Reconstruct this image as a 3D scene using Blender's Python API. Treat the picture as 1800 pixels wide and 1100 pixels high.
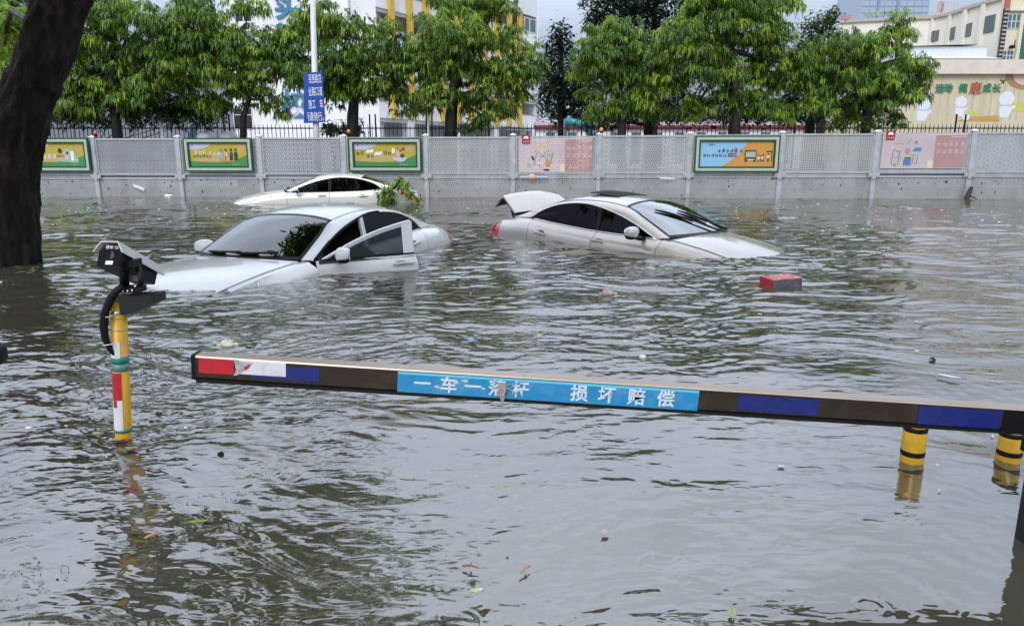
import bpy, math, random
import numpy as np
from mathutils import Vector, Matrix, Euler

random.seed(7)
RNG = np.random.default_rng(11)
for o in list(bpy.data.objects):
    bpy.data.objects.remove(o)
SC = bpy.context.scene
COL = SC.collection
R = math.radians

# ------------------------------------------------------------------ camera, sky, sun, exposure
CAM_H, FOC, HORIZ = 1.13, 1237.1, 284.1          # eye height over the flood, focal length (px of 1800), horizon row
PITCH = math.atan((550 - HORIZ) / FOC)
cam = bpy.data.cameras.new('camera')
cam.sensor_width = 36
cam.lens = FOC / 1800 * 36
cam.clip_start = 0.05
cam.clip_end = 3000
cam_o = bpy.data.objects.new('camera', cam)
COL.objects.link(cam_o)
cam_o.location = (0, 0, CAM_H)
cam_o.rotation_euler = (math.pi / 2 - PITCH, 0, 0)
SC.camera = cam_o

SUN_EL, SUN_AZ = R(43), R(200)                    # azimuth clockwise from +Y: behind the camera, a little left
world = bpy.data.worlds.new('World')
SC.world = world
world.use_nodes = True
nt = world.node_tree
nt.nodes.clear()
N = nt.nodes.new
out = N('ShaderNodeOutputWorld')
bg = N('ShaderNodeBackground')
bg.inputs['Strength'].default_value = 0.1
sky = N('ShaderNodeTexSky')
sky.sky_type = 'NISHITA'
sky.sun_disc = False
sky.sun_elevation = SUN_EL
sky.sun_rotation = SUN_AZ
sky.air_density = 1.0
sky.dust_density = 3.0
tc = N('ShaderNodeTexCoord')
sep = N('ShaderNodeSeparateXYZ')
nt.links.new(tc.outputs['Generated'], sep.inputs[0])
# cloud deck: an overcast sky is about three times as bright overhead as at the horizon
cl = N('ShaderNodeMath'); cl.operation = 'MAXIMUM'; cl.inputs[1].default_value = 0.0
nt.links.new(sep.outputs['Z'], cl.inputs[0])
# brightness climbs smoothly from 2.1 at the horizon to 13.5 from some 25 degrees up, on a scale of ten
ma = N('ShaderNodeMapRange'); ma.interpolation_type = 'SMOOTHSTEP'
ma.inputs[1].default_value = .04; ma.inputs[2].default_value = .42; ma.inputs[3].default_value = 2.1; ma.inputs[4].default_value = 13.5
nt.links.new(cl.outputs[0], ma.inputs[0])
nz = N('ShaderNodeTexNoise'); nz.inputs['Scale'].default_value = 2.2; nz.inputs['Detail'].default_value = 6; nz.inputs['Roughness'].default_value = .55
mp = N('ShaderNodeMapping'); mp.inputs['Scale'].default_value = (1, 1, 2.6)
nt.links.new(tc.outputs['Generated'], mp.inputs[0]); nt.links.new(mp.outputs[0], nz.inputs['Vector'])
mr = N('ShaderNodeMapRange'); mr.inputs[1].default_value = .3; mr.inputs[2].default_value = .7; mr.inputs[3].default_value = .78; mr.inputs[4].default_value = 1.22
nt.links.new(nz.outputs['Fac'], mr.inputs[0])
mu = N('ShaderNodeMath'); mu.operation = 'MULTIPLY'
nt.links.new(ma.outputs[0], mu.inputs[0]); nt.links.new(mr.outputs[0], mu.inputs[1])
tint = N('ShaderNodeMixRGB'); tint.blend_type = 'MIX'
tint.inputs[1].default_value = (.84, .97, 1.22, 1); tint.inputs[2].default_value = (.94, 1.0, 1.10, 1)
nt.links.new(cl.outputs[0], tint.inputs[0])
vm = N('ShaderNodeVectorMath'); vm.operation = 'SCALE'
nt.links.new(tint.outputs[0], vm.inputs[0]); nt.links.new(mu.outputs[0], vm.inputs['Scale'])
mix = N('ShaderNodeMixRGB'); mix.inputs[0].default_value = .85
nt.links.new(sky.outputs[0], mix.inputs[1]); nt.links.new(vm.outputs[0], mix.inputs[2])
nt.links.new(mix.outputs[0], bg.inputs['Color'])
nt.links.new(bg.outputs[0], out.inputs['Surface'])

sun = bpy.data.lights.new('sun', 'SUN')
sun.energy = 1.3
sun.angle = R(24)
sun.color = (1, .97, .92)
sun_o = bpy.data.objects.new('sun', sun)
COL.objects.link(sun_o)
d = Vector((math.sin(SUN_AZ) * math.cos(SUN_EL), math.cos(SUN_AZ) * math.cos(SUN_EL), math.sin(SUN_EL)))
sun_o.rotation_euler = d.to_track_quat('Z', 'Y').to_euler()
sun_o.location = d * 60

SC.view_settings.view_transform = 'Standard'
SC.view_settings.look = 'None'
SC.view_settings.exposure = 0.35
SC.view_settings.gamma = 1
SC.view_settings.use_curve_mapping = False
SC.render.engine = 'CYCLES'
SC.cycles.max_bounces = 8
SC.cycles.transparent_max_bounces = 12

# ------------------------------------------------------------------ helpers
_c, _s = math.cos(PITCH), math.sin(PITCH)


def ray(px, py):
    r = (px - 900) / FOC
    u = (550 - py) / FOC
    return Vector((r, _c + _s * u, -_s + _c * u))


def on_water(px, py, z=0.0):
    d = ray(px, py)
    return Vector((0, 0, CAM_H)) + d * ((z - CAM_H) / d.z)


def at_depth(px, py, Y):
    d = ray(px, py)
    return Vector((0, 0, CAM_H)) + d * (Y / d.y)


def tag(o, label=None, cat=None, group=None, kind=None):
    if label: o['label'] = label
    if cat: o['category'] = cat
    if group: o['group'] = group
    if kind: o['kind'] = kind
    return o


def thing(name, label, cat, loc=(0, 0, 0), rot=(0, 0, 0), group=None):
    o = bpy.data.objects.new(name, None)
    o.empty_display_size = .1
    COL.objects.link(o)
    o.location = loc
    o.rotation_euler = rot
    return tag(o, label, cat, group)


def link_mesh(name, me, mat=None, parent=None):
    o = bpy.data.objects.new(name, me)
    COL.objects.link(o)
    if mat is not None:
        for m in (mat if isinstance(mat, (list, tuple)) else [mat]):
            me.materials.append(m)
    if parent is not None:
        o.parent = parent
    return o


def origin_of(parent):
    v = Vector((0, 0, 0))
    while parent is not None:
        v = v + parent.location
        parent = parent.parent
    return v


class MB:
    """mesh builder"""

    def __init__(self):
        self.v = []; self.f = []; self.mi = []; self.m = 0; self.sm = []; self.smooth = False

    def verts(self, pts):
        b = len(self.v)
        self.v += [tuple(p) for p in pts]
        return b

    def face(self, *ids):
        self.f.append(ids); self.mi.append(self.m); self.sm.append(self.smooth)

    def quad(self, a, b, c, d):
        i = self.verts((a, b, c, d)); self.face(i, i + 1, i + 2, i + 3)

    def poly(self, pts):
        i = self.verts(pts); self.face(*range(i, i + len(pts)))

    def box(self, c, s, M=None, bev=0.0):
        """box centred at c, full size s, optional 3x3/4x4 matrix about c; bev chamfers the four long (z) edges"""
        hx, hy, hz = s[0] / 2, s[1] / 2, s[2] / 2
        if bev <= 0:
            P = [Vector((x, y, z)) for z in (-hz, hz) for x, y in ((-hx, -hy), (hx, -hy), (hx, hy), (-hx, hy))]
            n = 4
        else:
            b = bev
            ring = ((-hx + b, -hy), (hx - b, -hy), (hx, -hy + b), (hx, hy - b), (hx - b, hy), (-hx + b, hy), (-hx, hy - b), (-hx, -hy + b))
            P = [Vector((x, y, z)) for z in (-hz, hz) for x, y in ring]
            n = 8
        if M is not None:
            P = [M @ p for p in P]
        P = [p + Vector(c) for p in P]
        i = self.verts(P)
        for k in range(n):
            k2 = (k + 1) % n
            self.face(i + k, i + k2, i + n + k2, i + n + k)
        self.face(*[i + k for k in reversed(range(n))])
        self.face(*[i + n + k for k in range(n)])

    def span(self, a, b, t, h, up=Vector((0, 0, 1))):
        """bar from a to b, thickness t (across) and h (up)"""
        a, b = Vector(a), Vector(b)
        d = (b - a); L = d.length; d.normalize()
        sd = d.cross(up); sd.normalize(); u = sd.cross(d)
        M = Matrix((d, sd, u)).transposed()
        self.box((a + b) / 2, (L, t, h), M)

    def tube(self, pts, rad, n=8, cap=True):
        pts = [Vector(p) for p in pts]
        rr = rad if isinstance(rad, (list, tuple)) else [rad] * len(pts)
        base = len(self.v)
        ref = None
        for k, p in enumerate(pts):
            t = (pts[min(k + 1, len(pts) - 1)] - pts[max(k - 1, 0)])
            if t.length < 1e-9: t = Vector((0, 0, 1))
            t.normalize()
            if ref is None:
                ref = Vector((1, 0, 0)) if abs(t.x) < .9 else Vector((0, 1, 0))
            a = t.cross(ref); a.normalize(); b = t.cross(a); ref = a.cross(t) * 1.0; ref.normalize()
            for j in range(n):
                an = 2 * math.pi * j / n
                self.v.append(tuple(p + (a * math.cos(an) + b * math.sin(an)) * rr[k]))
        for k in range(len(pts) - 1):
            for j in range(n):
                j2 = (j + 1) % n
                self.face(base + k * n + j, base + k * n + j2, base + (k + 1) * n + j2, base + (k + 1) * n + j)
        if cap:
            self.face(*[base + j for j in reversed(range(n))])
            e = base + (len(pts) - 1) * n
            self.face(*[e + j for j in range(n)])

    def lathe(self, c, prof, n=20, M=None):
        """prof: (radius, z) list revolved about z at c"""
        base = len(self.v)
        for r, z in prof:
            for j in range(n):
                an = 2 * math.pi * j / n
                p = Vector((r * math.cos(an), r * math.sin(an), z))
                if M is not None: p = M @ p
                self.v.append(tuple(p + Vector(c)))
        for k in range(len(prof) - 1):
            for j in range(n):
                j2 = (j + 1) % n
                self.face(base + k * n + j, base + k * n + j2, base + (k + 1) * n + j2, base + (k + 1) * n + j)
        self.face(*[base + j for j in reversed(range(n))])
        e = base + (len(prof) - 1) * n
        self.face(*[e + j for j in range(n)])

    def blob(self, c, r, n=10, m=7, M=None, jit=0.0, pw=1.0):
        base = len(self.v)
        rnd = random.Random(int(abs(c[0] * 1000 + c[1] * 77)) + n)
        for i in range(m + 1):
            th = math.pi * i / m
            for j in range(n):
                ph = 2 * math.pi * j / n
                q = Vector((math.sin(th) * math.cos(ph), math.sin(th) * math.sin(ph), math.cos(th)))
                q = Vector([math.copysign(abs(a) ** pw, a) for a in q])
                k = 1 + jit * (rnd.random() - .5) * 2
                p = Vector((q.x * r[0], q.y * r[1], q.z * r[2])) * k
                if M is not None: p = M @ p
                self.v.append(tuple(p + Vector(c)))
        for i in range(m):
            for j in range(n):
                j2 = (j + 1) % n
                self.face(base + i * n + j, base + (i + 1) * n + j, base + (i + 1) * n + j2, base + i * n + j2)

    def grid(self, G, thick=0.0, flip=False):
        """G: rows x cols of Vectors; thick: sheet given a back offset along the normals and closed edges"""
        n, m = len(G), len(G[0])
        i = self.verts([p for row in G for p in row])
        id_ = lambda a, b: i + a * m + b
        for a in range(n - 1):
            for b in range(m - 1):
                q = (id_(a, b), id_(a + 1, b), id_(a + 1, b + 1), id_(a, b + 1))
                self.face(*(q[::-1] if flip else q))
        if thick:
            back = []
            for a in range(n):
                for b in range(m):
                    du = G[min(a + 1, n - 1)][b] - G[max(a - 1, 0)][b]
                    dv = G[a][min(b + 1, m - 1)] - G[a][max(b - 1, 0)]
                    nn = du.cross(dv)
                    if nn.length > 1e-12: nn.normalize()
                    if flip: nn = -nn
                    back.append(G[a][b] - nn * thick)
            k = self.verts(back)
            kd = lambda a, b: k + a * m + b
            for a in range(n - 1):
                for b in range(m - 1):
                    q = (kd(a, b), kd(a, b + 1), kd(a + 1, b + 1), kd(a + 1, b))
                    self.face(*(q[::-1] if flip else q))
            sm = self.smooth; self.smooth = False
            fv = lambda a, b: G[a][b]
            bv = lambda a, b: back[a * m + b]
            for a in range(n - 1):
                for b in (0, m - 1):
                    self.quad(fv(a, b), fv(a + 1, b), bv(a + 1, b), bv(a, b))
            for b in range(m - 1):
                for a in (0, n - 1):
                    self.quad(fv(a, b), fv(a, b + 1), bv(a, b + 1), bv(a, b))
            self.smooth = sm

    def build(self, name, mat, parent=None, world=True, label=None):
        """world=True: the vertices are world points and are moved into the (unrotated) parent's frame"""
        o0 = origin_of(parent) if (parent is not None and world) else Vector((0, 0, 0))
        me = bpy.data.meshes.new(name)
        me.from_pydata([tuple(Vector(v) - o0) for v in self.v], [], self.f)
        mats = mat if isinstance(mat, (list, tuple)) else [mat]
        me.polygons.foreach_set('material_index', [min(k, len(mats) - 1) for k in self.mi])
        me.polygons.foreach_set('use_smooth', self.sm)
        me.update()
        o = link_mesh(name, me, mats, parent)
        if label: o['label'] = label
        return o


# ------------------------------------------------------------------ materials
MATS = {}


def mat(name, col, rough=.5, metal=0.0, var=.0, vscale=4.0, bump=0.0, bscale=30.0, coat=0.0, ior=1.5, dirt=None, dirt_amt=.5, dirt_scale=2.0, stretch=(1, 1, 1)):
    if name in MATS: return MATS[name]
    m = bpy.data.materials.new(name)
    m.use_nodes = True
    t = m.node_tree
    b = t.nodes['Principled BSDF']
    b.inputs['Roughness'].default_value = rough
    b.inputs['Metallic'].default_value = metal
    b.inputs['Base Color'].default_value = (*col, 1)
    b.inputs['IOR'].default_value = ior
    if coat:
        b.inputs['Coat Weight'].default_value = coat
        b.inputs['Coat Roughness'].default_value = .04
    if var or bump or dirt:
        co = t.nodes.new('ShaderNodeTexCoord')
        mpp = t.nodes.new('ShaderNodeMapping')
        mpp.inputs['Scale'].default_value = stretch
        t.links.new(co.outputs['Object'], mpp.inputs[0])
    last = None
    if var:
        n = t.nodes.new('ShaderNodeTexNoise'); n.inputs['Scale'].default_value = vscale; n.inputs['Detail'].default_value = 6
        t.links.new(mpp.outputs[0], n.inputs['Vector'])
        r = t.nodes.new('ShaderNodeMapRange'); r.inputs[1].default_value = .25; r.inputs[2].default_value = .75
        r.inputs[3].default_value = 1 - var; r.inputs[4].default_value = 1 + var
        t.links.new(n.outputs['Fac'], r.inputs[0])
        s = t.nodes.new('ShaderNodeVectorMath'); s.operation = 'SCALE'; s.inputs[0].default_value = col
        t.links.new(r.outputs[0], s.inputs['Scale'])
        t.links.new(s.outputs[0], b.inputs['Base Color']); last = s.outputs[0]
    if dirt:
        n = t.nodes.new('ShaderNodeTexNoise'); n.inputs['Scale'].default_value = dirt_scale; n.inputs['Detail'].default_value = 9; n.inputs['Roughness'].default_value = .65
        t.links.new(mpp.outputs[0], n.inputs['Vector'])
        r = t.nodes.new('ShaderNodeMapRange'); r.inputs[1].default_value = .48; r.inputs[2].default_value = .72; r.inputs[3].default_value = 0; r.inputs[4].default_value = dirt_amt
        t.links.new(n.outputs['Fac'], r.inputs[0])
        x = t.nodes.new('ShaderNodeMixRGB')
        t.links.new(r.outputs[0], x.inputs[0])
        if last is not None: t.links.new(last, x.inputs[1])
        else: x.inputs[1].default_value = (*col, 1)
        x.inputs[2].default_value = (*dirt, 1)
        t.links.new(x.outputs[0], b.inputs['Base Color'])
    if bump:
        n = t.nodes.new('ShaderNodeTexNoise'); n.inputs['Scale'].default_value = bscale; n.inputs['Detail'].default_value = 8
        t.links.new(mpp.outputs[0], n.inputs['Vector'])
        bp = t.nodes.new('ShaderNodeBump'); bp.inputs['Strength'].default_value = bump; bp.inputs['Distance'].default_value = .02
        t.links.new(n.outputs['Fac'], bp.inputs['Height'])
        t.links.new(bp.outputs[0], b.inputs['Normal'])
    MATS[name] = m
    return m


def glass(name, tint, refl, ior=1.5, rough=.01):
    """thin glass: tinted see-through plus a mirror whose strength follows Fresnel; refl adds the film's own reflectance"""
    if name in MATS: return MATS[name]
    m = bpy.data.materials.new(name); m.use_nodes = True
    t = m.node_tree; t.nodes.clear()
    o = t.nodes.new('ShaderNodeOutputMaterial')
    tr = t.nodes.new('ShaderNodeBsdfTransparent'); tr.inputs[0].default_value = (*tint, 1)
    gl = t.nodes.new('ShaderNodeBsdfGlossy'); gl.inputs['Roughness'].default_value = rough; gl.inputs[0].default_value = (.93, .97, 1, 1)
    ge = t.nodes.new('ShaderNodeNewGeometry')
    dt = t.nodes.new('ShaderNodeVectorMath'); dt.operation = 'DOT_PRODUCT'
    t.links.new(ge.outputs['Normal'], dt.inputs[0]); t.links.new(ge.outputs['Incoming'], dt.inputs[1])
    ab = t.nodes.new('ShaderNodeMath'); ab.operation = 'ABSOLUTE'; t.links.new(dt.outputs['Value'], ab.inputs[0])
    om = t.nodes.new('ShaderNodeMath'); om.operation = 'SUBTRACT'; om.inputs[0].default_value = 1.0; t.links.new(ab.outputs[0], om.inputs[1])
    pw = t.nodes.new('ShaderNodeMath'); pw.operation = 'POWER'; pw.inputs[1].default_value = 5.0; t.links.new(om.outputs[0], pw.inputs[0])
    f0 = ((ior - 1) / (ior + 1)) ** 2
    fr = t.nodes.new('ShaderNodeMath'); fr.operation = 'MULTIPLY_ADD'; fr.inputs[1].default_value = 1 - f0; fr.inputs[2].default_value = f0
    t.links.new(pw.outputs[0], fr.inputs[0])
    ad = t.nodes.new('ShaderNodeMath'); ad.operation = 'ADD'; ad.use_clamp = True; ad.inputs[1].default_value = refl
    t.links.new(fr.outputs[0], ad.inputs[0])
    mx = t.nodes.new('ShaderNodeMixShader')
    t.links.new(ad.outputs[0], mx.inputs[0]); t.links.new(tr.outputs[0], mx.inputs[1]); t.links.new(gl.outputs[0], mx.inputs[2])
    t.links.new(mx.outputs[0], o.inputs[0])
    MATS[name] = m
    return m


def perforated(name, col, pitch=.07, hole=.19, stain=.35, stagger=True, rough=.45):
    """punched sheet steel: rows of round holes one can see through; muddy stains"""
    if name in MATS: return MATS[name]
    m = mat(name, col, rough, .2, var=.10, vscale=1.3, dirt=(.16, .16, .14), dirt_amt=stain, dirt_scale=1.6)
    t = m.node_tree
    b = t.nodes['Principled BSDF']; o = t.nodes['Material Output']
    co = t.nodes.new('ShaderNodeTexCoord'); sp = t.nodes.new('ShaderNodeSeparateXYZ')
    t.links.new(co.outputs['Object'], sp.inputs[0])

    def mth(op, a, bb=None, c=None):
        n = t.nodes.new('ShaderNodeMath'); n.operation = op
        for i, q in enumerate((a, bb, c)):
            if q is None: continue
            if isinstance(q, (int, float)): n.inputs[i].default_value = q
            else: t.links.new(q, n.inputs[i])
        return n.outputs[0]
    v = mth('DIVIDE', sp.outputs['Z'], pitch)
    row = mth('FLOOR', v)
    fv = mth('SUBTRACT', mth('FRACT', v), .5)
    u = mth('DIVIDE', sp.outputs['X'], pitch)
    if stagger:
        u = mth('ADD', u, mth('MULTIPLY', mth('MODULO', mth('ABSOLUTE', row), 2.0), .5))
    fu = mth('SUBTRACT', mth('FRACT', u), .5)
    r2 = mth('ADD', mth('MULTIPLY', fu, fu), mth('MULTIPLY', fv, fv))
    isin = mth('LESS_THAN', r2, hole * hole)
    tr = t.nodes.new('ShaderNodeBsdfTransparent')
    mx = t.nodes.new('ShaderNodeMixShader')
    t.links.new(isin, mx.inputs[0]); t.links.new(b.outputs[0], mx.inputs[1]); t.links.new(tr.outputs[0], mx.inputs[2])
    t.links.new(mx.outputs[0], o.inputs[0])
    return m


def leaf_mat(name, old, young, rough=.42, transl=.4):
    if name in MATS: return MATS[name]
    m = bpy.data.materials.new(name); m.use_nodes = True
    t = m.node_tree
    b = t.nodes['Principled BSDF']; o = t.nodes['Material Output']
    a = t.nodes.new('ShaderNodeAttribute'); a.attribute_name = 'age'
    x = t.nodes.new('ShaderNodeMixRGB'); x.inputs[1].default_value = (*old, 1); x.inputs[2].default_value = (*young, 1)
    t.links.new(a.outputs['Fac'], x.inputs[0])
    t.links.new(x.outputs[0], b.inputs['Base Color'])
    b.inputs['Roughness'].default_value = rough
    tl = t.nodes.new('ShaderNodeBsdfTranslucent'); t.links.new(x.outputs[0], tl.inputs[0])
    mx = t.nodes.new('ShaderNodeMixShader'); mx.inputs[0].default_value = transl
    t.links.new(b.outputs[0], mx.inputs[1]); t.links.new(tl.outputs[0], mx.inputs[2]); t.links.new(mx.outputs[0], o.inputs[0])
    MATS[name] = m
    return m


M_WHITE = mat('white_plaster', (.78, .79, .82), .7, var=.05, vscale=.6, dirt=(.5, .5, .48), dirt_amt=.35, dirt_scale=.5, stretch=(1, 1, .3))
M_STEEL = mat('galvanised_steel', (.46, .48, .50), .38, .35, var=.12, vscale=5, dirt=(.25, .25, .23), dirt_amt=.5, dirt_scale=4)
M_BLACK = mat('black_plastic', (.005, .005, .0055), .45, bump=.05, bscale=200, ior=1.33)
M_BLACKM = mat('black_iron', (.012, .012, .014), .5, .2)
M_RUBBER = mat('black_rubber', (.005, .005, .005), .6, ior=1.33)
M_CHROME = mat('chrome_trim', (.7, .72, .74), .12, 1.0)
M_BARK = mat('wet_bark', (.020, .017, .015), .6, var=.5, vscale=6, bump=1.0, bscale=9, stretch=(1, 1, .25))
M_LEAF = leaf_mat('drooping_leaf', (.046, .120, .018), (.34, .50, .04))
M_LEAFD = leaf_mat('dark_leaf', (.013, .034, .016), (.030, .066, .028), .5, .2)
M_LEAFO = leaf_mat('olive_leaf', (.04, .07, .02), (.14, .17, .05), .5, .25)


def text_mesh(body, size, bold=0.0, extrude=0.0, sx=1.0):
    cu = bpy.data.curves.new('lettering', 'FONT')
    cu.body = body; cu.size = size; cu.align_x = 'CENTER'; cu.align_y = 'CENTER'
    cu.offset = bold; cu.extrude = extrude; cu.resolution_u = 3
    ob = bpy.data.objects.new('lettering', cu)
    COL.objects.link(ob)
    dg = bpy.context.evaluated_depsgraph_get()
    me = bpy.data.meshes.new_from_object(ob.evaluated_get(dg))
    bpy.data.objects.remove(ob); bpy.data.curves.remove(cu)
    # centre on the ink itself
    n = len(me.vertices)
    if n:
        co = np.empty(n * 3); me.vertices.foreach_get('co', co); co = co.reshape(-1, 3)
        mid = (co.min(0) + co.max(0)) / 2
        co[:, 0] -= mid[0]; co[:, 1] -= mid[1]
        co[:, 0] *= sx
        me.vertices.foreach_set('co', co.ravel()); me.update()
    me.materials.clear()
    return me


class Plane:
    """a frame on a wall: u to the right, v up, w out of the wall"""

    def __init__(self, O, e, n, up=Vector((0, 0, 1))):
        self.O = Vector(O); self.e = Vector(e).normalized(); self.n = Vector(n).normalized(); self.up = Vector(up).normalized()

    def p(self, u, v, w=0.0):
        return self.O + self.e * u + self.up * v + self.n * w

    def text(self, name, body, u, v, w, size, m, parent, bold=0.0, extrude=0.0, sx=1.0, rot=0.0):
        me = text_mesh(body, size, bold, extrude, sx)
        o = link_mesh(name, me, m, parent)
        Mx = Matrix((self.e, self.up, self.n)).transposed().to_4x4()
        Mx = Mx @ Matrix.Rotation(rot, 4, 'Z')
        loc = self.p(u, v, w) - origin_of(parent)
        Mx.translation = loc
        o.matrix_basis = Mx
        return o

    def box(self, b, u0, u1, v0, v1, w0, w1):
        P = [self.p(u, v, w) for w in (w0, w1) for u, v in ((u0, v0), (u1, v0), (u1, v1), (u0, v1))]
        i = b.verts(P)
        for q in ((3, 2, 1, 0), (4, 5, 6, 7), (0, 1, 5, 4), (1, 2, 6, 5), (2, 3, 7, 6), (3, 0, 4, 7)):
            b.face(*[i + k for k in q])

    def rect(self, b, u0, u1, v0, v1, w):
        b.quad(self.p(u0, v0, w), self.p(u1, v0, w), self.p(u1, v1, w), self.p(u0, v1, w))

    def disc(self, b, u, v, ru, rv, w, n=16, a0=0, a1=2 * math.pi):
        full = abs(a1 - a0 - 2 * math.pi) < 1e-6
        pts = [self.p(u + ru * math.cos(a0 + (a1 - a0) * k / n), v + rv * math.sin(a0 + (a1 - a0) * k / n), w) for k in range(n if full else n + 1)]
        b.poly(pts)

    def polyuv(self, b, uv, w):
        b.poly([self.p(u, v, w) for u, v in uv])


def glyphs(b, pl, u, v, w, count, size, seed, sx=1.0, gap=1.1):
    """lettering too small in the photograph to read: each character a little stack of strokes"""
    rn = random.Random(seed)
    for k in range(count):
        cu = u + k * size * gap * sx
        s = size * sx
        th = size * .13
        for r in range(rn.choice((2, 3, 3))):
            vv = v - size * .36 + size * .36 * r + rn.uniform(-.04, .04) * size
            pl.rect(b, cu - s * rn.uniform(.3, .45), cu + s * rn.uniform(.3, .45), vv - th / 2, vv + th / 2, w)
        for r in range(rn.choice((1, 2, 2))):
            uu = cu + s * rn.uniform(-.35, .35)
            pl.rect(b, uu - th / 2, uu + th / 2, v - size * rn.uniform(.2, .45), v + size * rn.uniform(.2, .45), w + .001)

# ------------------------------------------------------------------ ground and flood water
b = MB(); b.quad((-400, -60, -.8), (400, -60, -.8), (400, 1200, -.8), (-400, 1200, -.8))
tag(b.build('road', mat('asphalt', (.05, .05, .05), .8, var=.2)), kind='structure')
b = MB(); b.quad((-400, 25.2, .22), (400, 25.2, .22), (400, 1200, .22), (-400, 1200, .22)); b.quad((-400, 25.2, -.8), (400, 25.2, -.8), (400, 25.2, .22), (-400, 25.2, .22))
tag(b.build('schoolyard_paving', mat('wet_paving', (.16, .16, .15), .4, var=.25, vscale=.8)), kind='structure')


def smooth_noise(x, y, seed, lam):
    rg = np.random.default_rng(seed)
    s = np.zeros_like(x)
    for k in range(7):
        a = rg.uniform(0, 2 * np.pi); l = lam * rg.uniform(.6, 1.7)
        s += np.sin((x * np.cos(a) + y * np.sin(a)) * 2 * np.pi / l + rg.uniform(0, 6.28))
    return s / 7 ** .5


def wave_height(x, y):
    d = np.hypot(x, y)
    wx = x + .16 * smooth_noise(x, y, 1, 2.2) + .035 * smooth_noise(x, y, 2, .6)
    wy = y + .16 * smooth_noise(x, y, 3, 2.0) + .035 * smooth_noise(x, y, 4, .55)
    # choppy where the current drags past the trunk, slack in the lee of the barrier
    calm = 1 / (1 + np.exp(-(x * 1.15 + .55) * 1.8)) * 1 / (1 + np.exp((y - 4.6) * 1.1))
    amp = (1 - .86 * calm) * (1 + .40 * smooth_noise(x, y, 9, 3.0))
    amp = np.clip(amp, .12, 1.7)
    gust = np.clip(smooth_noise(wx + .3 * wy, wy * 2.2, 41, .8) + .6 * smooth_noise(wx, wy * 2, 42, .33) - .75, 0, 1.2)
    amp = amp + calm * gust * .75
    h = np.zeros_like(x)
    rg = np.random.default_rng(5)
    K = 84
    for k in range(K):
        lam = .055 * (.95 / .055) ** ((k + rg.random()) / K)
        th = R(94) + rg.normal(0, R(22))
        if lam < .16: th = R(94) + rg.normal(0, R(34))
        slope = .0205 if lam < .11 else .0160 if lam < .35 else .0070
        a = slope * lam / (2 * np.pi)
        fade = np.clip(1.8 - d * .0045 / lam, 0, 1)
        ph = (wx * np.cos(th) + wy * np.sin(th)) * 2 * np.pi / lam + rg.uniform(0, 6.28)
        h += a * fade * (1 + (.45 * np.clip((d - 3.5) / 3, 0, 1) if lam > .14 else 0)) * (np.sin(ph) + .22 * np.sin(2 * ph + .6)) * amp
    # slow swell that bends the reflections in the slack water
    for k in range(9):
        lam = rg.uniform(.5, 1.6); th = R(70) + rg.normal(0, R(45))
        a = .010 * lam / (2 * np.pi)
        h += a * np.sin((wx * np.cos(th) + wy * np.sin(th)) * 2 * np.pi / lam + rg.uniform(0, 6.28))
    # small confused ripples from the rain
    for k in range(20):
        lam = rg.uniform(.045, .12); th = rg.uniform(0, 6.28)
        a = .0058 * lam / (2 * np.pi)
        fade = np.clip(1.5 - d * .0045 / lam * 1.2, 0, 1)
        h += a * fade * np.sin((wx * np.cos(th) + wy * np.sin(th)) * 2 * np.pi / lam + rg.uniform(0, 6.28)) * (.35 + .65 * np.clip(amp, 0, 1))
    patch = np.clip(.5 + .55 * smooth_noise(wx, wy * 1.6, 33, .9) + .35 * smooth_noise(wx, wy * 2, 34, .35), 0, 1)
    return h, (np.clip(amp, 0, 1.2) * .75 + .55 * patch ** 2) * np.clip(1.35 - d / 9, .3, 1)


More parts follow.
